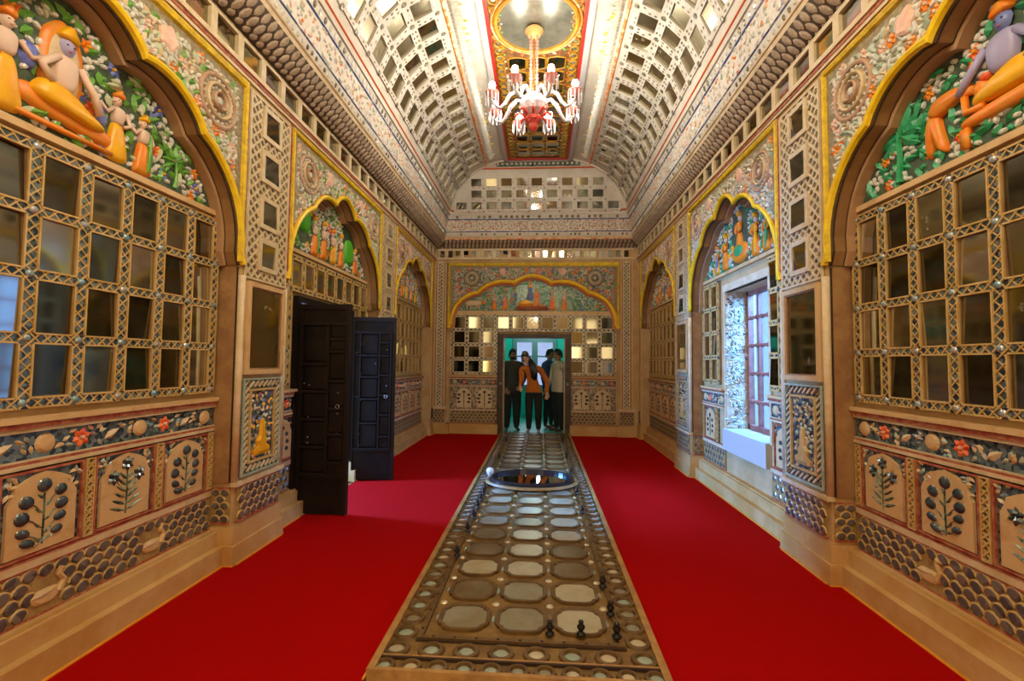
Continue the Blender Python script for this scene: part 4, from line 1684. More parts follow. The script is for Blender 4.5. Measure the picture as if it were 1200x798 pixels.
while y > 1.2:
    if abs(y-RY) > .60:
        rows.append(y)
    y -= .285
for y in rows:
    for c in (-1, 0, 1):
        u = c*.255
        b = MB(FC)
        b.use('panel_gold')
        P = [(u-.115, -y-.095), (u-.115, -y+.095)]+[(u-.115+.23*i/8, -y+.095+.03*sin(pi*i/8)) for i in range(1, 8)]+[(u+.115, -y+.095), (u+.115, -y-.095)]+[(u+.115-.23*i/8, -y-.095-.03*sin(pi*i/8)) for i in range(1, 8)]
        b.sweep(P, HALF(.009, .016), True)
        q = b.build('mirror_frame', None, cp)
        b = MB(FC)
        b.use('mirror_grey').prism(P, .002, .006)
        b.build('mirror_pane', None, q)
b = MB(FC)
ring = lambda r, n=40: [(r*cos(-2*pi*i/n), -RY+r*sin(-2*pi*i/n)) for i in range(n)]
b.use('panel_gold').sweep(ring(.475), HALF(.03, .04), True)
b.use('vault_orange').sweep(ring(.52), HALF(.014, .022), True)
q = b.build('round_mirror_frame', None, cp)
b = MB(FC)
b.use('ceiling_glass').prism(ring(.47), .002, .008)
b.build('mirror_pane', None, q)
st = MB(FC)
for k in range(26):
    t = 2*pi*k/26
    if k % 13 not in (0,):
        st.use(R.choice(['panel_gold', 'flower_red', 'leaf_green', 'pink'])).leaf(.55*cos(t), -RY+.55*sin(t), 0, .07, .04, t+.6, .016)
st.build('flower_border', None, cp, stuff=True)

# ------------------------------------------------------------------ carpets
RL, RR_ = -.776, .595
for nm, x0, x1, lab in (('red_carpet', -2.32, RL-.010, 'plain red fitted carpet left of the mirrored walkway, by the black door'),
                        ('red_carpet', RR_+.010, 2.10, 'plain red fitted carpet right of the mirrored walkway, below the window')):
    b = MB()
    left = x0 < -1
    side = -1 if left else 1
    X = XL if left else XR
    P = []
    for i, (y0, y1) in enumerate(SEG):
        y0, y1 = max(-1.55, y0+(OFF[side] if i else 0)), min(YE-.13, y1+OFF[side])
        if i not in (2, 4, 6):
            y0, y1 = max(-1.55, y0-.033), min(YE-.13, y1+.033)
        else:
            y0, y1 = y0+.033, y1-.033
        xx = X-side*((-RD+.128) if i in (2, 4, 6) else .034)
        P += [(xx, y0), (xx, y1)]
    xe = x1 if left else x0
    b.use('carpet').prism(P+[(xe, YE-.13), (xe, -1.55)], -.012, .004)
    b.box(*sorted((xe, X-side*.06)), YE-.13, YE-.03, -.012, .004)
    c = b.build(nm, None, None)
    tag(c, lab, 'carpet', 'red carpets beside the walkway')
    b = MB()
    b.use('carpet_edge')
    b.box(*sorted((xe, xe+side*.011)), 2.12, YE-.02, .003, .010)
    for i, (y0, y1) in enumerate(SEG):
        y0, y1 = y0+(OFF[side] if i else 0), min(YE-.04, y1+OFF[side])
        dd = -RD+.127 if i in (2, 4, 6) else .033
        x = X-side*dd
        for a, e in clip_segments(y0, y1, (4.2, 5.5) if (left and i == 4) else None):
            b.box(min(x, x-side*.012), max(x, x-side*.012), a, e, .003, .012)
        if i not in (2, 4, 6):
            for yy in (y0-.03, y1+.03):
                xx = sorted((X-side*(-RD+.127), x))
                b.box(xx[0], xx[1], yy-.006, yy+.006, .003, .012)
    b.build('edge_strip', None, c)  # thin gold strips along the walkway and skirting edges

# ------------------------------------------------------------------ mirrored walkway
WC, WH, PT = (RL+RR_)/2, (RR_-RL)/2, .3126
wk = empty('mirrored_walkway', (WC, 5.7, 0))
tag(wk, 'long mirrored wooden walkway inlaid with rows of old looking glass between the red carpets', 'walkway')


def sub(b, name, **k):
    o = b.build(name, None, None, **k)
    o.parent = wk
    o.matrix_parent_inverse = Matrix.Translation((-WC, -5.7, 0))
    return o


FW = Frame((WC, 0, 0), (1, 0, 0), (0, 1, 0))
YW0, YW1 = 2.115, 9.40
b = MB(FW)
b.use('walk_wood').box(-WH+.004, WH-.004, YW0+.004, YW1, 0, .040)
base = sub(b, 'base_board')
b = MB(FW)
b.use('walk_edge').box(-WH, -WH+.035, YW0, YW1, 0, .058)
b.box(WH-.035, WH, YW0, YW1, 0, .058)
b.box(-WH+.0352, WH-.0352, YW0+.001, YW0+.024, 0, .056)
sub(b, 'edge_rail')
b = MB(FW)
b.use('walk_dark').box(-WH+.03, WH-.03, YW0+.098, YW0+.112, .03, .056)
b.use('walk_edge').box(-WH+.03, WH-.03, YW0+.108, YW0+.118, .03, .057)
sub(b, 'cross_rail')
b = MB(FW)
b.use('walk_rim').box(-.525, .525, 2.370, 2.395, .03, .058)
b.box(-.525, -.495, 2.395, YW1, .03, .058)
b.box(.495, .525, 2.395, YW1, .03, .058)
b.use('walk_dark').box(-.525, .525, 2.362, 2.37, .03, .05)
sub(b, 'inner_rail')


def cushion(hw, hh):
    Q = []
    for sx, sy in ((1, 1), (-1, 1), (-1, -1), (1, -1)):
        c = [(hw, hh*.42), (hw*.93, hh*.60), (hw*.80, hh*.70), (hw*.74, hh*.86), (hw*.60, hh*.95), (hw*.40, hh)]
        c = [(sx*x, sy*y) for x, y in c]
        Q += c if sx*sy > 0 else c[::-1]
    return Q


def _tile(b):
    b.prism(cushion(.118, .112), 0, .006)


def _tile_rim(b):
    b.sweep(cushion(.128, .122), [(.014, 0), (.012, .016), (-.008, .014), (-.012, 0)], True)


def wput(me, name, u, v, d, **k):
    o = put(me, name, None, FW, u, v, d, **k)
    o.parent = wk
    o.matrix_parent_inverse = Matrix.Translation((-WC, -5.7, 0))
    return o


rows = [k for k in range(22)]
WM = ['walk_mirror', 'walk_mirror', 'walk_mirror_dark', 'walk_mirror_pale', 'walk_mirror_pale']
fixed = {(0, 0): 'walk_mirror', (0, 1): 'walk_mirror', (0, 2): 'walk_mirror_pale', (1, 0): 'walk_mirror_dark', (1, 1): 'walk_mirror', (1, 2): 'walk_mirror_pale',
         (2, 0): 'walk_mirror_pale', (2, 1): 'walk_mirror_pale', (2, 2): 'walk_mirror_dark', (3, 0): 'walk_mirror_dark', (4, 0): 'walk_mirror_dark', (4, 1): 'walk_mirror_pale', (5, 2): 'walk_mirror_pale'}
BY, BR, BRY = 5.47, .47, .34
chips = MB(FW)
for i in rows:
    y = 2.595+PT*i
    for j in range(3):
        u = (j-1)*PT
        if abs(y-BY) < .30:
            continue
        m = fixed.get((i, j)) or R.choice(WM)
        wput(shared('tile', _tile, m), 'mirror_tile', u, y, .040, tu=R.gauss(0, .008), tv=R.gauss(0, .008))
        wput(shared('tile_rim', _tile_rim, 'walk_rim'), 'tile_rim', u, y, .040)
    for j in range(4):
        u = (j-1.5)*PT
        if abs(y+PT/2-BY) > BRY+.06 and abs(y-BY) > .3:
            chips.use('disc_cream').dome(u if 0 < j < 3 else u*.985, y+PT/2, .040, .022, .022, .008, 8)
            chips.use('disc_green').dome(u if 0 < j < 3 else u*.985, y, .040, .012, .030, .008, 8)
sub(chips, 'mirror_chips', stuff=True)


def _disc(b):
    b.dome(0, 0, 0, .040, .040, .008, 12)


def _disc_ring(b):
    n = 14
    b.sweep([(.054*cos(-2*pi*i/n), .054*sin(-2*pi*i/n)) for i in range(n)], [(.014, 0), (.010, .013), (-.008, .012), (-.014, 0)], True)


DM = ['disc_green', 'disc_cream', 'disc_green', 'walk_mirror', 'walk_mirror_pale']
spots = [(-.60+.171*k, 2.295) for k in range(8)]+[(-.62+.124*k, 2.167) for k in range(11)]
k = 0
while 2.43+.1325*k < 9.3:
    spots += [(-.592, 2.43+.1325*k), (.592, 2.43+.1325*k)]
    k += 1
for u, v in spots:
    q = .8 if v < 2.2 else 1
    wput(shared('disc', _disc, R.choice(DM)), 'roundel', u, v, .040, su=q, sv=q*.9)
    wput(shared('disc_ring', _disc_ring, 'walk_rim'), 'roundel_ring', u, v, .040, su=q, sv=q*.95)
b = MB(FW)
b.use('walk_dark')
for k in range(40):
    y = 2.45+.18*k
    if y < 9.3:
        b.dome(-.51, y, .058, .008, .008, .006, 6)
        b.dome(.51, y, .058, .008, .008, .006, 6)
for k in range(9):
    b.dome(-.44+.11*k, 2.383, .058, .008, .008, .006, 6)
sub(b, 'peg_heads', stuff=True)

# round mirror basin set in the walkway
bs = empty('mirror_basin', (WC, BY, .067))
tag(bs, 'oval flat looking glass in a raised dark rim standing across the walkway', 'mirror')
n = 40
fb = Frame((0, 0, 0), (1, 0, 0), (0, 1, 0))
ringp = lambda r: [(r*cos(-2*pi*i/n), (r-BR+BRY)*sin(-2*pi*i/n)) for i in range(n)]
b = MB(fb)
b.use('basin_mirror').prism(ringp(BR), 0, .022)
b.build('mirror_disc', None, bs)
b = MB(fb)
b.use('basin_rim').sweep(ringp(BR), [(.012, .0), (.012, .052), (-.004, .060), (-.022, .050), (-.026, 0)], True)
b.build('rim', None, bs)
b = MB(fb)
b.use('walk_edge').sweep(ringp(BR+.05), [(.022, 0), (.016, .022), (-.016, .022), (-.022, 0)], True)
b.build('base_ring', None, bs)
b = MB(fb)
b.use('knob_white').lathe([(.02, .0), (.028, .02), (.044, .05), (.046, .075), (.034, .10), (.0, .11)], (-BR-.035, .17, .0), 14)
b.build('knob', None, bs, smooth=True)

# turned black finials along the walkway rails
fin = [(.06, 2.45, 'small black turned finial, front row left, below the middle glass'), (.22, 2.46, 'small black turned finial, front row middle, before the right glass'),
       (.40, 2.45, 'small black turned finial at the front right corner of the rail'), (.40, 2.66, 'black finial on the right rail, second from the front corner'),
       (.40, 2.98, 'black finial on the right rail, third from the front corner'), (.40, 4.39, 'black finial on the right rail, midway to the oval basin'),
       (.40, 5.02, 'black finial on the right rail just before the oval basin'), (.40, 5.95, 'black finial just behind the right end of the oval basin'),
       (-.585, 3.36, 'black finial on the left rail, nearest to the viewer'), (-.585, 3.84, 'black finial on the left rail, second from the front'),
       (-.585, 4.18, 'black finial on the left rail, third from the front'), (-.585, 4.45, 'black finial on the left rail, fourth from the front'),
       (-.585, 4.69, 'black finial on the left rail, fifth from the front'), (-.585, 4.90, 'black finial on the left rail, sixth from the front'),
       (-.585, 5.04, 'black finial on the left rail just before the oval basin and its white knob'), (-.585, 6.75, 'black finial on the left rail, first behind the oval basin'),
       (.40, 6.95, 'black finial on the right rail, first behind the oval basin'), (-.585, 8.2, 'black finial on the left rail, farthest towards the people'), (.40, 8.35, 'black finial on the right rail, farthest towards the people')]
fp = None
for x, y, lab in fin:
    if fp is None:
        b = MB(fb)
        b.use('finial').lathe([(.024, 0), (.024, .008), (.014, .014), (.011, .022), (.020, .034), (.021, .044), (.010, .054), (.014, .062), (.012, .070), (0, .076)], (0, 0, 0), 12)
        o = fp = b.build('finial', None, None, smooth=True)
    else:
        o = fp.copy()
        COL.objects.link(o)
    o.location = (x, y, .058 if abs(x-WC) > .48 else .056)
    tag(o, lab, 'finial', 'black finials along the walkway')

# ------------------------------------------------------------------ chandelier
CX, CY, CZ = -.10, 5.20, 0
ch = empty('chandelier', (CX, CY, 5.33))
tag(ch, 'glass chandelier with red rimmed cups and lit bulbs hanging from the painted ceiling', 'chandelier')
fc = Frame((0, 0, -5.33), (1, 0, 0), (0, 1, 0))
b = MB(fc)
b.use('amber_glass').lathe([(.02, 5.345), (.075, 5.335), (.11, 5.30), (.06, 5.27), (.075, 5.245), (.03, 5.215), (.0, 5.20)], (0, 0, 0), 14)
b.build('canopy', None, ch, smooth=True)
for k in range(4):
    t = pi/4+k*pi/2
    b = MB(fc)
    P = [(.045*cos(t+i*.5), .045*sin(t+i*.5), 5.22-i*.012) for i in range(0, 1)]
    b.use('pink_glass').tube([(.05*cos(t), .05*sin(t), 5.23), (.05*cos(t), .05*sin(t), 4.52)], .011, 6)
    for i in range(17):
        b.fr = Frame((0, 0, -5.33), (1, 0, 0), (0, 1, 0))
        b.lathe([(.006, -.016), (.019, 0), (.006, .016)], (.05*cos(t), .05*sin(t), 5.20-i*.04), 6)
    b.build('bead_strand', None, ch)
b = MB(fc)
b.use('brass').tube([(0, 0, 5.24), (0, 0, 4.3)], .014, 8)
b.build('stem', None, ch)
b = MB(fc)
b.use('crystal').lathe([(.03, 4.56), (.10, 4.53), (.15, 4.47), (.17, 4.40), (.13, 4.34), (.06, 4.30), (.04, 4.27)], (0, 0, 0), 16)
b.build('glass_bowl', None, ch)
b = MB(fc)
b.use('red_glass').lathe([(.02, 4.30), (.07, 4.285), (.11, 4.25), (.085, 4.215), (.04, 4.20), (.055, 4.175), (.05, 4.14), (.02, 4.11), (.0, 4.10)], (0, 0, 0), 14)
for k in range(8):
    t = k*pi/4
    b.tube([(.09*cos(t), .09*sin(t), 4.28), (.15*cos(t), .15*sin(t), 4.33), (.20*cos(t), .20*sin(t), 4.31), (.21*cos(t), .21*sin(t), 4.27)], [.014, .014, .02, .006], 6)
b.build('red_pendant', None, ch, smooth=True)
AR = .50
for k in range(8):
    t = radians(22.5+45*k)
    c, s = cos(t), sin(t)
    fa = Frame((0, 0, -5.33), (c, s, 0), (-s, c, 0))
    b = MB(fa)
    b.use('crystal').tube([(.06, 0, 4.40), (.14, 0, 4.50), (.22, 0, 4.53), (.29, 0, 4.48), (.34, 0, 4.38), (.40, 0, 4.31), (.46, 0, 4.32), (AR, 0, 4.37)], [.018, .02, .021, .022, .022, .02, .018, .018], 7)
    arm = b.build('arm', None, ch, smooth=True)
    b = MB(fa)
    b.use('pink_glass').lathe([(.02, 4.40), (.03, 4.42), (.055, 4.435), (.078, 4.46), (.080, 4.468), (.055, 4.452), (.02, 4.44)], (AR, 0, 0), 12)
    b.build('cup', None, arm, smooth=True)
    b = MB(fa)
    b.use('crystal')
    for i in range(10):
        a = 2*pi*i/10
        b.lathe([(.0, 4.325), (.008, 4.335), (.007, 4.43), (.003, 4.452)], (AR+.074*cos(a), .074*sin(a), 0), 5)
    b.build('pendant_fringe', None, arm, stuff=True)
    b = MB(fa)
    b.use('vault_white').lathe([(.016, 4.44), (.016, 4.50)], (AR, 0, 0), 8)
    b.build('candle', None, arm)
    b = MB(fa)
    b.use('bulb').lathe([(.012, 4.495), (.033, 4.52), (.038, 4.55), (.028, 4.58), (.0, 4.595)], (AR, 0, 0), 10)
    b.build('bulb', None, arm, smooth=True)
    l = bpy.data.lights.new('bulb_light', 'POINT')
    l.energy, l.color, l.shadow_soft_size = BULB_W, (1, .92, .78), .035
    o = bpy.data.objects.new('bulb_light', l)
    COL.objects.link(o)
    o.location = (CX+AR*c, CY+AR*s, 4.64)

# ------------------------------------------------------------------ left doorway with two open black leaves
y0, y1, zt = DOOR_L
b = MB()
b.use('door_black')
xa, xb = XL-RD-.12, XL-RD+.05
b.box(xa, xb, y0-.06, y0, 0, zt+.06)
b.box(xa, xb, y1, y1+.06, 0, zt+.06)
b.box(xa, xb, y0, y1, zt, zt+.06)
b.use('walk_edge').box(xa-.25, xb+.02, y0-.06, y1+.06, 0, .014)
df = b.build('door_1', None, None, kind='structure')


def leaf_door(name, yc, cols, seed, w=.50, ang=0.):
    """leaf standing out from the wall into the hall at y = yc; its face looks at the camera"""
    h = 1.97
    x0 = XL-RD+.045
    fr = Frame((x0, yc, .015), (cos(ang), sin(ang), 0))
    b = MB(fr)
    b.use('door_black').box(0, w, 0, h, -.045, 0)
    o = b.build(name, None, None, kind='structure')
    bars = []
    for (a, c) in ((.0, .035), (w-.035, w)):
        b = MB(fr)
        b.use('door_bar').box(a, c, 0, h, 0, .016)
        b.build('stile', None, o)
    for (z0, z1) in ((h-.05, h), (h-.20, h-.17), (.34, .37)):
        b = MB(fr)
        b.use('door_bar').box(.035, w-.035, z0, z1, 0, .015)
        b.build('rail', None, o)
    for a, c, zs in cols:
        for z0, z1 in zip(zs, zs[1:]):
            b = MB(fr)
            b.use('door_black').prism([(a+.012, z0+.012), (c-.012, z0+.012), (c-.012, z1-.012), (a+.012, z1-.012)], 0, .012, .86)
            b.build('panel', None, o)
        b = MB(fr)
        b.use('door_bar')
        for z in zs:
            b.box(a, c, z-.012, z+.012, 0, .022)
        b.box(c-.010, c+.010, zs[0], zs[-1], 0, .022)
        b.build('panel_bar', None, o)
    rr = random.Random(seed)
    for i in range(9):
        u, v = rr.choice([.06, .11, w*.55, w-.1]), rr.uniform(.4, 1.75)
        put(shared('dome', _dome, 'door_stud', True), 'stud', o, fr, u, v, .012, 0, .008, .008, .008)
    b = MB(fr)
    b.use('door_stud').sweep([(w*.8+.018*cos(2*pi*i/10), 1.02-.018+.018*sin(2*pi*i/10)) for i in range(10)], [(x, .02+y) for x, y in HALF(.004, .006)], True)
    b.build('ring_pull', None, o)
    return o


zl = [.37, .60, .83, 1.06, 1.29, 1.52, 1.78]
zr = [.37, .52, .78, 1.02, 1.26, 1.50, 1.66, 1.78]
leaf_door('door_2', y0-.0, [(.035, .29, [.37, .62, .88, 1.14, 1.40, 1.78]), (.29, .465, [.48, .74, .98, 1.24, 1.52, 1.64, 1.78])], 3, .49)
leaf_door('door_3', y1+.03, [(.045, .10, [.37, 1.0, 1.5, 1.78]), (.10, .33, [.37, .68, .97, 1.24, 1.50, 1.78]), (.33, .465, zr[:]), ], 5, .52, radians(9))

# ground and wall outside the left doorway
b = MB()
b.use('court').box(-7, -2.66, 2, 8, -.15, 0)
b.build('ground', None, None, kind='structure')
b = MB()
b.use('court').box(-7.2, -7, 1, 9, 0, 2.6)
b.build('wall_courtyard', None, None, kind='structure')

# ------------------------------------------------------------------ right window
wy0, wy1, wz0, wz1 = WIN_R
xi, xo = XR+RD, XR+.5
b = MB()
b.use('white_sill').box(xi-.05, xo+.02, wy0-.0, wy1+.0, wz0-.24, wz0-.008)
b.build('window_sill', None, None, kind='structure')
b = MB()
XWG = xi+.26
b.use('window_wood')
t = .045
b.box(XWG-.03, XWG+.03, wy0, wy0+t, wz0, wz1)
b.box(XWG-.03, XWG+.03, wy1-t, wy1, wz0, wz1)
b.box(XWG-.03, XWG+.03, wy0, wy1, wz0-.02, wz0+t)
b.box(XWG-.03, XWG+.03, wy0, wy1, wz1-t, wz1)
win = b.build('window_1', None, None, kind='structure')
for k in range(1, 4):
    y = wy0+(wy1-wy0)*k/4
    b = MB()
    b.use('window_wood').box(XWG-.022, XWG+.022, y-.02, y+.02, wz0+t, wz1-t)
    b.build('mullion', None, win)
for k in range(1, 5):
    z = wz0+(wz1-wz0)*k/5
    b = MB()
    b.use('window_wood').tube([(XWG-.03, wy0+t, z), (XWG-.03, wy1-t, z)], .018, 8)
    for q in range(1, 8):
        y = wy0+(wy1-wy0)*q/8
        b.lathe([(.0, z-.03), (.028, z-.012), (.028, z+.012), (0, z+.03)], (XWG-.03, y, 0), 8)
    b.build('turned_bar', None, win)
for k in range(4):
    ya, yb = wy0+(wy1-wy0)*k/4+.022, wy0+(wy1-wy0)*(k+1)/4-.022
    b = MB()
    b.use('glass_day').box(XWG+.004, XWG+.010, ya, yb, wz0+t, wz1-t)
    b.build('pane', None, win)
# mosaic lining of the reveal
for y, s in ((wy1, -1), (wy0, 1)):
    fr = Frame((xi, y, 0), (1, 0, 0)) if s < 0 else Frame((xi+.24, y, 0), (-1, 0, 0))
    b = MB(fr)
    b.use('cream').box(0, .24, wz0, wz1, -.02, .006)
    q = b.build('window_reveal', None, walls[1])
    st = MB(fr)
    for _ in range(420):
        st.use(R.choice(['pearl', 'cream', 'silver_bead', 'leaf_sage', 'mosaic_grey'])).leaf(R.uniform(.02, .2), R.uniform(wz0+.03, wz1-.05), .006, .055, .026, R.uniform(0, 6.3), .012)
    st.build('mosaic_relief', None, q, stuff=True)
b = MB()
b.use('cream').box(xi-.02, xi+.05, wy0-.05, wy1+.05, wz1, wz1+.08)
b.box(xi-.012, xi+.02, wy1, wy1+.04, wz0-.02, wz1)
b.box(xi-.012, xi+.02, wy0-.04, wy0, wz0-.02, wz1)
b.build('window_molding', None, walls[1])

# ------------------------------------------------------------------ end doorway and the teal anteroom
b = MB()
b.use('door_frame')
ya, yb = YE+.02, YE+.30
b.box(DX0, DX0+.10, ya, yb, 0, DZ)
b.box(DX1-.10, DX1, ya, yb, 0, DZ)
b.box(DX0+.10, DX1-.10, ya, yb, DZ-.08, DZ)
b.use('dark_line').box(DX0-.02, DX0, ya-.01, yb, 0, DZ+.02)
b.box(DX1, DX1+.02, ya-.01, yb, 0, DZ+.02)
b.use('cream').box(DX0+.10, DX0+.115, ya+.03, yb, 0, DZ-.08)
b.box(DX1-.115, DX1-.10, ya+.03, yb, 0, DZ-.08)
door4 = b.build('door_4', None, None, kind='structure')
for x in (DX0+.05, DX1-.05):
    b = MB(Frame((x, ya, 0), (1, 0, 0)))
    b.use('door_stud').dome(0, 1.02, 0, .022, .03, .03, 8)
    b.build('latch', None, door4)
AX0, AX1, AY = -1.25, .98, 12.6
b = MB()
b.use('teal_wall').box(AX0-.1, AX0, YE+.3, AY, 0, 2.9)
b.build('wall_anteroom_left', None, None, kind='structure')
b = MB()
b.use('teal_wall').box(AX1, AX1+.1, YE+.3, AY, 0, 2.9)
b.build('wall_anteroom_right', None, None, kind='structure')
WX0, WX1, WZ0, WZ1 = -.75, .45, .75, 2.12
b = MB()
b.use('teal_wall').box(AX0-.1, WX0, AY, AY+.12, 0, 2.9)
b.box(WX1, AX1+.1, AY, AY+.12, 0, 2.9)
b.box(WX0, WX1, AY, AY+.12, 0, WZ0)
b.box(WX0, WX1, AY, AY+.12, WZ1, 2.9)
b.build('wall_anteroom_far', None, None, kind='structure')
b = MB()
b.use('teal_floor').box(AX0-.1, AX1+.1, YE+.06, AY+.1, -.2, 0)
b.build('floor_anteroom', None, None, kind='structure')
b = MB()
b.use('teal_wall').box(AX0-.1, AX1+.1, YE+.28, AY+.1, 2.9, 3.0)
b.build('ceiling_anteroom', None, None, kind='structure')
b = MB()
b.use('window_grey')
for x in (WX0, WX1-.12, -.23):
    b.box(x, x+.16 if x == -.23 else x+.12, AY-.03, AY+.08, WZ0+(.1 if x == -.23 else 0), WZ1-(.12 if x == -.23 else 0))
b.box(WX0+.12, WX1-.12, AY-.03, AY+.08, WZ1-.12, WZ1)
b.box(WX0+.12, WX1-.12, AY-.03, AY+.08, WZ0, WZ0+.10)
win2 = b.build('window_2', None, None, kind='structure')
for xa_, xb_ in ((WX0+.12, -.23), (-.07, WX1-.12)):
    for z in (1.22, 1.62):
        b = MB()
        b.use('window_grey').box(xa_, xb_, AY-.01, AY+.06, z-.02, z+.02)
        b.build('glazing_bar', None, win2)
    for z0, z1 in ((WZ0+.10, 1.20), (1.24, 1.60), (1.64, WZ1-.12)):
        b = MB()
        b.use('glass_far').box(xa_, xb_, AY+.03, AY+.04, z0, z1)
        b.build('pane', None, win2)

# ------------------------------------------------------------------ people in the end doorway
mat('skin', (.30, .15, .085), .5)
mat('skin_fair', (.58, .34, .23), .5)
mat('hair', (.012, .009, .008), .45)
mat('cloth_dark', (.016, .022, .016), .8, col2=(.028, .032, .022), scale=20)
mat('cloth_black', (.008, .009, .012), .8)
mat('cloth_orange', (.55, .17, .015), .85, col2=(.46, .12, .01), scale=14)
mat('cloth_cream', (.55, .50, .38), .8, col2=(.48, .43, .32), scale=14)
mat('cloth_blue', (.02, .05, .16), .8)
mat('shoe_brown', (.09, .045, .025), .5)
mat('shoe_pale', (.62, .42, .36), .5)
mat('cap_grey', (.10, .11, .10), .8, col2=(.20, .20, .18), scale=30)
mat('eye_dark', (.01, .008, .008), .2)
mat('white_cloth', (.7, .7, .68), .7)
mat('scarf_red', (.14, .035, .03), .6)


def person(name, label, loc, H, yaw, top, legs, shoe, skin, arms, head_tilt=0., head_yaw=0., bulk=1., lean=0., stance=.055, sleeve=2):
    """one continuous skinned body.  local axes: x to the figure's left as the camera sees it, -y forward, z up (in body heights)"""
    V, E, rad, col = [], [], [], []

    def v(x, y, z, r, r2=None, m='top', to=None):
        V.append((x*H, y*H, z*H))
        rad.append((r*H, (r2 or r)*H))
        col.append(m)
        if to is not None:
            E.append((to, len(V)-1))
        return len(V)-1
    B = bulk
    pel = v(0, 0, .52, .088*B, .066*B, 'legs')
    sp = v(lean*.3, 0, .62, .084*B, .062*B, 'top', pel)
    chest = v(lean*.7, .002, .73, .094*B, .066*B, 'top', sp)
    sh = v(lean*.95, .004, .80, .070*B, .052*B, 'top', chest)
    nk = v(lean*1.05+head_tilt*.01, -.002, .845, .032, .032, 'skin', sh)
    hx, hy = lean*1.1+head_tilt*.05, -.012
    ct, st_ = cos(head_yaw), sin(head_yaw)
    jaw = v(hx, hy-.006, .880, .036, .040, 'skin', nk)
    mid = v(hx+head_tilt*.025, hy, .920, .043, .052, 'skin', jaw)
    crown = v(hx+head_tilt*.05, hy+.004, .965, .034, .040, 'skin', mid)
    fx, fy = st_, -ct
    nose = v(hx+head_tilt*.02+fx*.060, hy+fy*.060, .908, .008, .008, 'skin', mid)
    for sg in (-1, 1):
        v(hx+head_tilt*.02+sg*ct*.047, hy+sg*st_*.047, .912, .009, .012, 'skin', mid)
    for sg in (-1, 1):
        hip = v(sg*stance, 0, .475, .056*B, .060*B, 'legs', pel)
        kn = v(sg*(stance+.004), -.006, .275, .040*B, .043*B, 'legs', hip)
        ca = v(sg*(stance+.005), .004, .18, .036*B, .040*B, 'legs', kn)
        an = v(sg*(stance+.006), .006, .05, .027*B, .030*B, 'legs', ca)
        heel = v(sg*(stance+.007), .012, .022, .024, .020, 'shoe', an)
        v(sg*(stance+.022), -.095, .016, .020, .014, 'shoe', heel)
        el, wr, ha = arms[0 if sg < 0 else 1]
        s0 = v(lean*.95+sg*.105*B, .004, .79, .040*B, .040*B, 'top', sh)
        e0 = v(*el, .030*B, .031*B, 'top', s0)
        w0 = v(*wr, .020, .021, 'top' if sleeve == 2 else 'skin', e0)
        d = Vector(ha)-Vector(wr)
        d.normalize()
        p0 = v(*(Vector(wr)+d*.028), .017, .021, 'skin', w0)
        p1 = v(*(Vector(wr)+d*.055), .014, .024, 'skin', p0)
        side = d.cross(Vector((0, -1, 0)))
        side = side.normalized() if side.length > .1 else Vector((1, 0, 0))
        fwd = side.cross(d)
        for q, L in ((-1.5, .040), (-.5, .048), (.5, .046), (1.5, .036)):
            k0 = v(*(Vector(wr)+d*.062+side*q*.011), .0062, .0062, 'skin', p1)
            k1 = v(*(Vector(wr)+d*(.062+L*.5)+side*q*.0115+fwd*.004), .0058, .0058, 'skin', k0)
            v(*(Vector(wr)+d*(.060+L*.95)+side*q*.0115+fwd*.013), .005, .005, 'skin', k1)
        t0 = v(*(Vector(wr)+d*.040+side*(.026)*(-sg)), .0075, .0075, 'skin', p0)
        v(*(Vector(wr)+d*.068+side*(.034)*(-sg)+fwd*.006), .0065, .0065, 'skin', t0)
    me = bpy.data.meshes.new(name)
    me.from_pydata(V, E, [])
    o = bpy.data.objects.new(name, me)
    COL.objects.link(o)
    m = o.modifiers.new('skin', 'SKIN')
    m.use_smooth_shade = True
    for d, r in zip(me.skin_vertices[0].data, rad):
        d.radius = r
        d.use_root = False
    me.skin_vertices[0].data[0].use_root = True
    o.modifiers.new('sub', 'SUBSURF').levels = 2
    dg = bpy.context.evaluated_depsgraph_get()
    dg.update()
    new = bpy.data.meshes.new_from_object(o.evaluated_get(dg))
    o.modifiers.clear()
    new.materials.clear()
    names = {'top': top, 'legs': legs, 'shoe': shoe, 'skin': skin}
    keys = list(names)
    for k in keys:
        new.materials.append(MATS[names[k]])
    hem = (.475 if top != 'cloth_orange' else .50)*H
    bm_ = bmesh.new()
    bm_.from_mesh(new)
    bmesh.ops.bisect_plane(bm_, geom=bm_.verts[:]+bm_.edges[:]+bm_.faces[:], plane_co=(0, 0, hem), plane_no=(0, 0, 1))
    bm_.to_mesh(new)
    bm_.free()
    P = [Vector(p) for p in V]
    for f in new.polygons:
        c = f.center
        best, bm = 1e9, 'top'
        for a, b_ in E:
            ab = P[b_]-P[a]
            t = max(0, min(1, (c-P[a]).dot(ab)/max(1e-9, ab.length_squared)))
            dd = (c-P[a]-ab*t).length-(rad[a][0]*(1-t)+rad[b_][0]*t)*.7
            if dd < best:
                best = dd
                bm = col[b_] if (t > .45 or col[b_] == 'top') else col[a]
                trunk = max(a, b_) <= 3 or col[b_] == 'legs'
        if trunk and bm in ('top', 'legs'):
            bm = 'top' if c.z > hem else 'legs'
        if c.z > .845*H and bm == 'top':
            bm = 'skin'
        if bm == 'skin' and col and c.z < .845*H and c.z > .70*H and abs(c.x) < .08*H and (c-Vector((0, 0, .8*H))).length < .1*H:
            bm = 'top'
        f.material_index = keys.index(bm)
        f.use_smooth = True
    o.data = new
    bpy.data.meshes.remove(me)
    new.name = name
    o.location = loc
    o.rotation_euler = (0, 0, yaw)
    tag(o, label, 'person')
    hc = Vector((hx+head_tilt*.03, hy, .925))*H
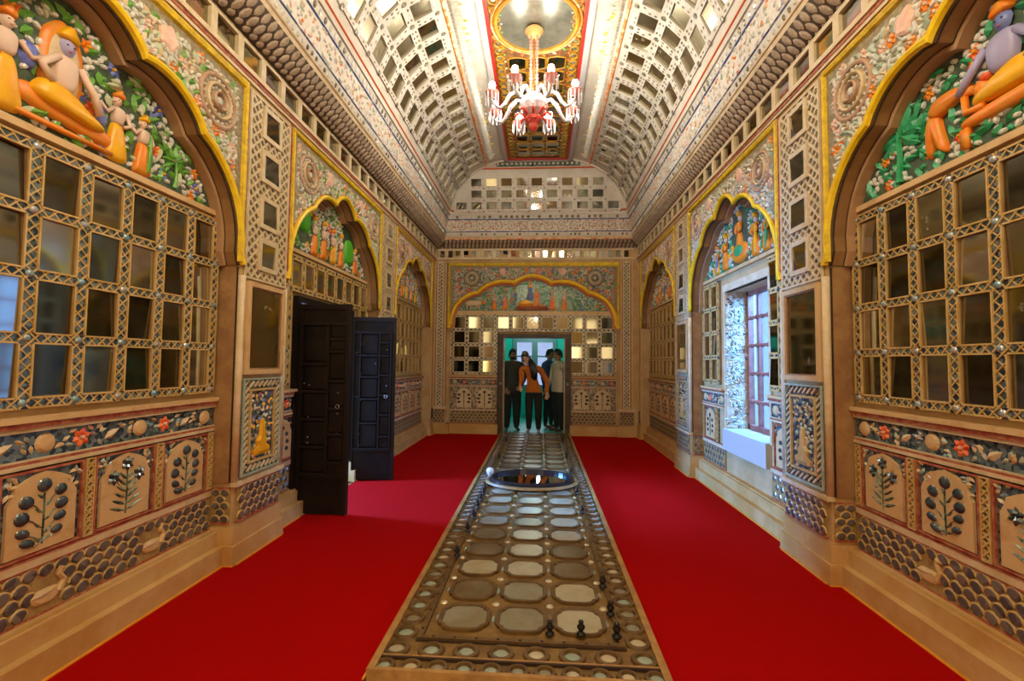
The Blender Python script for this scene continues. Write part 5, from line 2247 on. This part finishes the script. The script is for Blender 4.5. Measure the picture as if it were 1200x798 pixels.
    fd, rt = Vector((fx, fy, 0)), Vector((ct, st_, 0))
    for sg in (-1, 1):
        b = MB(Frame((0, 0, 0), (1, 0, 0), (0, 1, 0)))
        q = hc+fd*.050*H+rt*sg*.018*H
        b.lathe([(0, -.006*H), (.0075*H, 0), (0, .006*H)], tuple(q), 8)
        b.build('eye', 'eye_dark', o, smooth=True)
    b = MB(Frame((0, 0, 0), (1, 0, 0), (0, 1, 0)))
    q = hc+fd*.047*H-Vector((0, 0, .032*H))
    b.use('scarf_red').tube([tuple(q-rt*.012*H), tuple(q+fd*.003*H), tuple(q+rt*.012*H)], .003*H, 6)
    b.build('mouth', None, o)
    return o, hc, fd, rt


def hair_cap(parent, hc, fd, rt, H, material, name='hair', drop=.0, grow=1., back=.35):
    """hair as a shell over the crown, lower at the back than on the brow"""
    b = MB(Frame((0, 0, 0), (1, 0, 0), (0, 1, 0)))
    n, m = 18, 7
    pts = []
    for j in range(m):
        t = j/(m-1)
        for i in range(n):
            a = 2*pi*i/n
            f = cos(a)
            low = .028*H if f > .55 else (-.012*H-.03*H*max(0, -f)-drop*H*(.4 if f < .2 else 0))
            z = low*(1-t)+.068*H*grow*sin(t*pi/2)
            r = cos(t*pi/2)**.6 if t < 1 else 0
            p = hc+fd*(f*.054*H*grow*r-.004*H)+rt*(sin(a)*.049*H*grow*r)+Vector((0, 0, z))
            pts.append(tuple(p))
    b.use(material).add(pts, [(j*n+i, j*n+(i+1) % n, j*n+n+(i+1) % n, j*n+n+i) for j in range(m-1) for i in range(n)])
    return b.build(name, None, parent, smooth=True)


DOWN = lambda sg, w=.14, f=-.01: ((sg*w, f+.01, .635), (sg*(w+.005), f-.03, .50), (sg*(w+.005), f-.045, .42))
PY = 9.95
# man in a dark jacket
o, hc, fd, rt = person('person', 'bearded person in a dark jacket and dark trousers standing at the left of the doorway', (-.60, PY, 0), 1.75, radians(14), 'cloth_dark', 'cloth_black', 'shoe_brown', 'skin',
                       (((-.155, .0, .635), (-.115, -.07, .515), (-.055, -.10, .455)), ((.15, .0, .64), (.10, -.085, .55), (.03, -.12, .50))), 0, .25, 1.28)
hair_cap(o, hc, fd, rt, 1.70, 'hair', grow=1.06)
b = MB(Frame((0, 0, 0), (1, 0, 0), (0, 1, 0)))
q = hc-Vector((0, 0, .040*1.7))
pts = [tuple(q+fd*(.052*1.7*cos(a))+rt*(.046*1.7*sin(a))+Vector((0, 0, z*1.7))) for z, in ((.012,), (-.018,)) for a in [(-1.3+2.6*i/10) for i in range(11)]]
pts += [tuple(q+fd*(.020*1.7*cos(a))+rt*(.02*1.7*sin(a))+Vector((0, 0, -.026*1.7))) for a in [(-1.3+2.6*i/10) for i in range(11)]]
b.use('hair').add(pts, [(j*11+i, j*11+i+1, j*11+12+i, j*11+11+i) for j in (0, 1) for i in range(10)])
b.build('beard', None, o, smooth=True)

# person in the orange sweatshirt, leaning to the left
o, hc, fd, rt = person('person', 'person in an orange sweatshirt and grey cap with long dark hair, head tilted aside', (-.13, PY-.20, 0), 1.66, radians(-4), 'cloth_orange', 'cloth_black', 'shoe_pale', 'skin_fair',
                       (((-.150, -.03, .66), (-.165, -.11, .585), (-.150, -.14, .55)), ((.165, .0, .64), (.172, -.03, .51), (.165, -.05, .44))), -.8, -.15, 1.16, -.045)
hair_cap(o, hc, fd, rt, 1.60, 'hair', drop=.06, grow=1.03)
c = hair_cap(o, hc+Vector((0, 0, .022*1.6)), fd, rt, 1.60, 'cap_grey', 'cap', grow=1.12)
b = MB(Frame((0, 0, 0), (1, 0, 0), (0, 1, 0)))
b.use('hair')
for k in range(6):
    x = hc.x+.11+.022*k
    b.tube([(hc.x+.065+.006*k, hc.y+.02, hc.z+.02), (x, hc.y-.085-.01*(k % 2), hc.z-.14), (x+.035, hc.y-.155-.006*(k % 3), hc.z-.28), (x+.04, hc.y-.15, hc.z-.46+.02*abs(k-3))], [.022, .026, .024, .008], 7)
b.build('long_hair', None, o, smooth=True)
b = MB(Frame((0, 0, 0), (1, 0, 0), (0, 1, 0)))
q = hc+fd*.045*1.6-Vector((0, 0, .062*1.6))
b.use('white_cloth').lathe([(0, -.022), (.022, -.012), (.026, .006), (.0, .022)], tuple(q), 10)
b.build('mask', None, o, smooth=True)

# person in a blue shirt, mostly hidden
o, hc, fd, rt = person('person', 'person in a dark blue shirt half hidden behind the one in cream', (.20, PY+.55, 0), 1.78, radians(55), 'cloth_blue', 'cloth_black', 'shoe_brown', 'skin', (DOWN(-1), DOWN(1)), 0, 0, 1.0)
hair_cap(o, hc, fd, rt, 1.74, 'hair', grow=1.06)

# person in a cream shirt, in profile
o, hc, fd, rt = person('person', 'person in a cream shirt and dark trousers in profile at the right of the doorway', (.40, PY+.0, 0), 1.76, radians(-62), 'cloth_cream', 'cloth_black', 'shoe_brown', 'skin',
                       (((-.135, -.02, .635), (-.135, -.10, .51), (-.13, -.13, .45)), ((.15, .05, .64), (.16, .04, .52), (.16, .02, .45))), 0, -.1, 1.18)
hair_cap(o, hc, fd, rt, 1.73, 'hair', grow=1.08)
b = MB(Frame((0, 0, 0), (1, 0, 0), (0, 1, 0)))
b.use('cloth_cream').sweep([(.045*1.7*cos(t), .04*1.7*sin(t)) for t in [2*pi*i/14 for i in range(14)]], [(.018, 1.42), (.014, 1.475), (-.014, 1.475), (-.018, 1.42)], True)
b.build('collar', None, o)
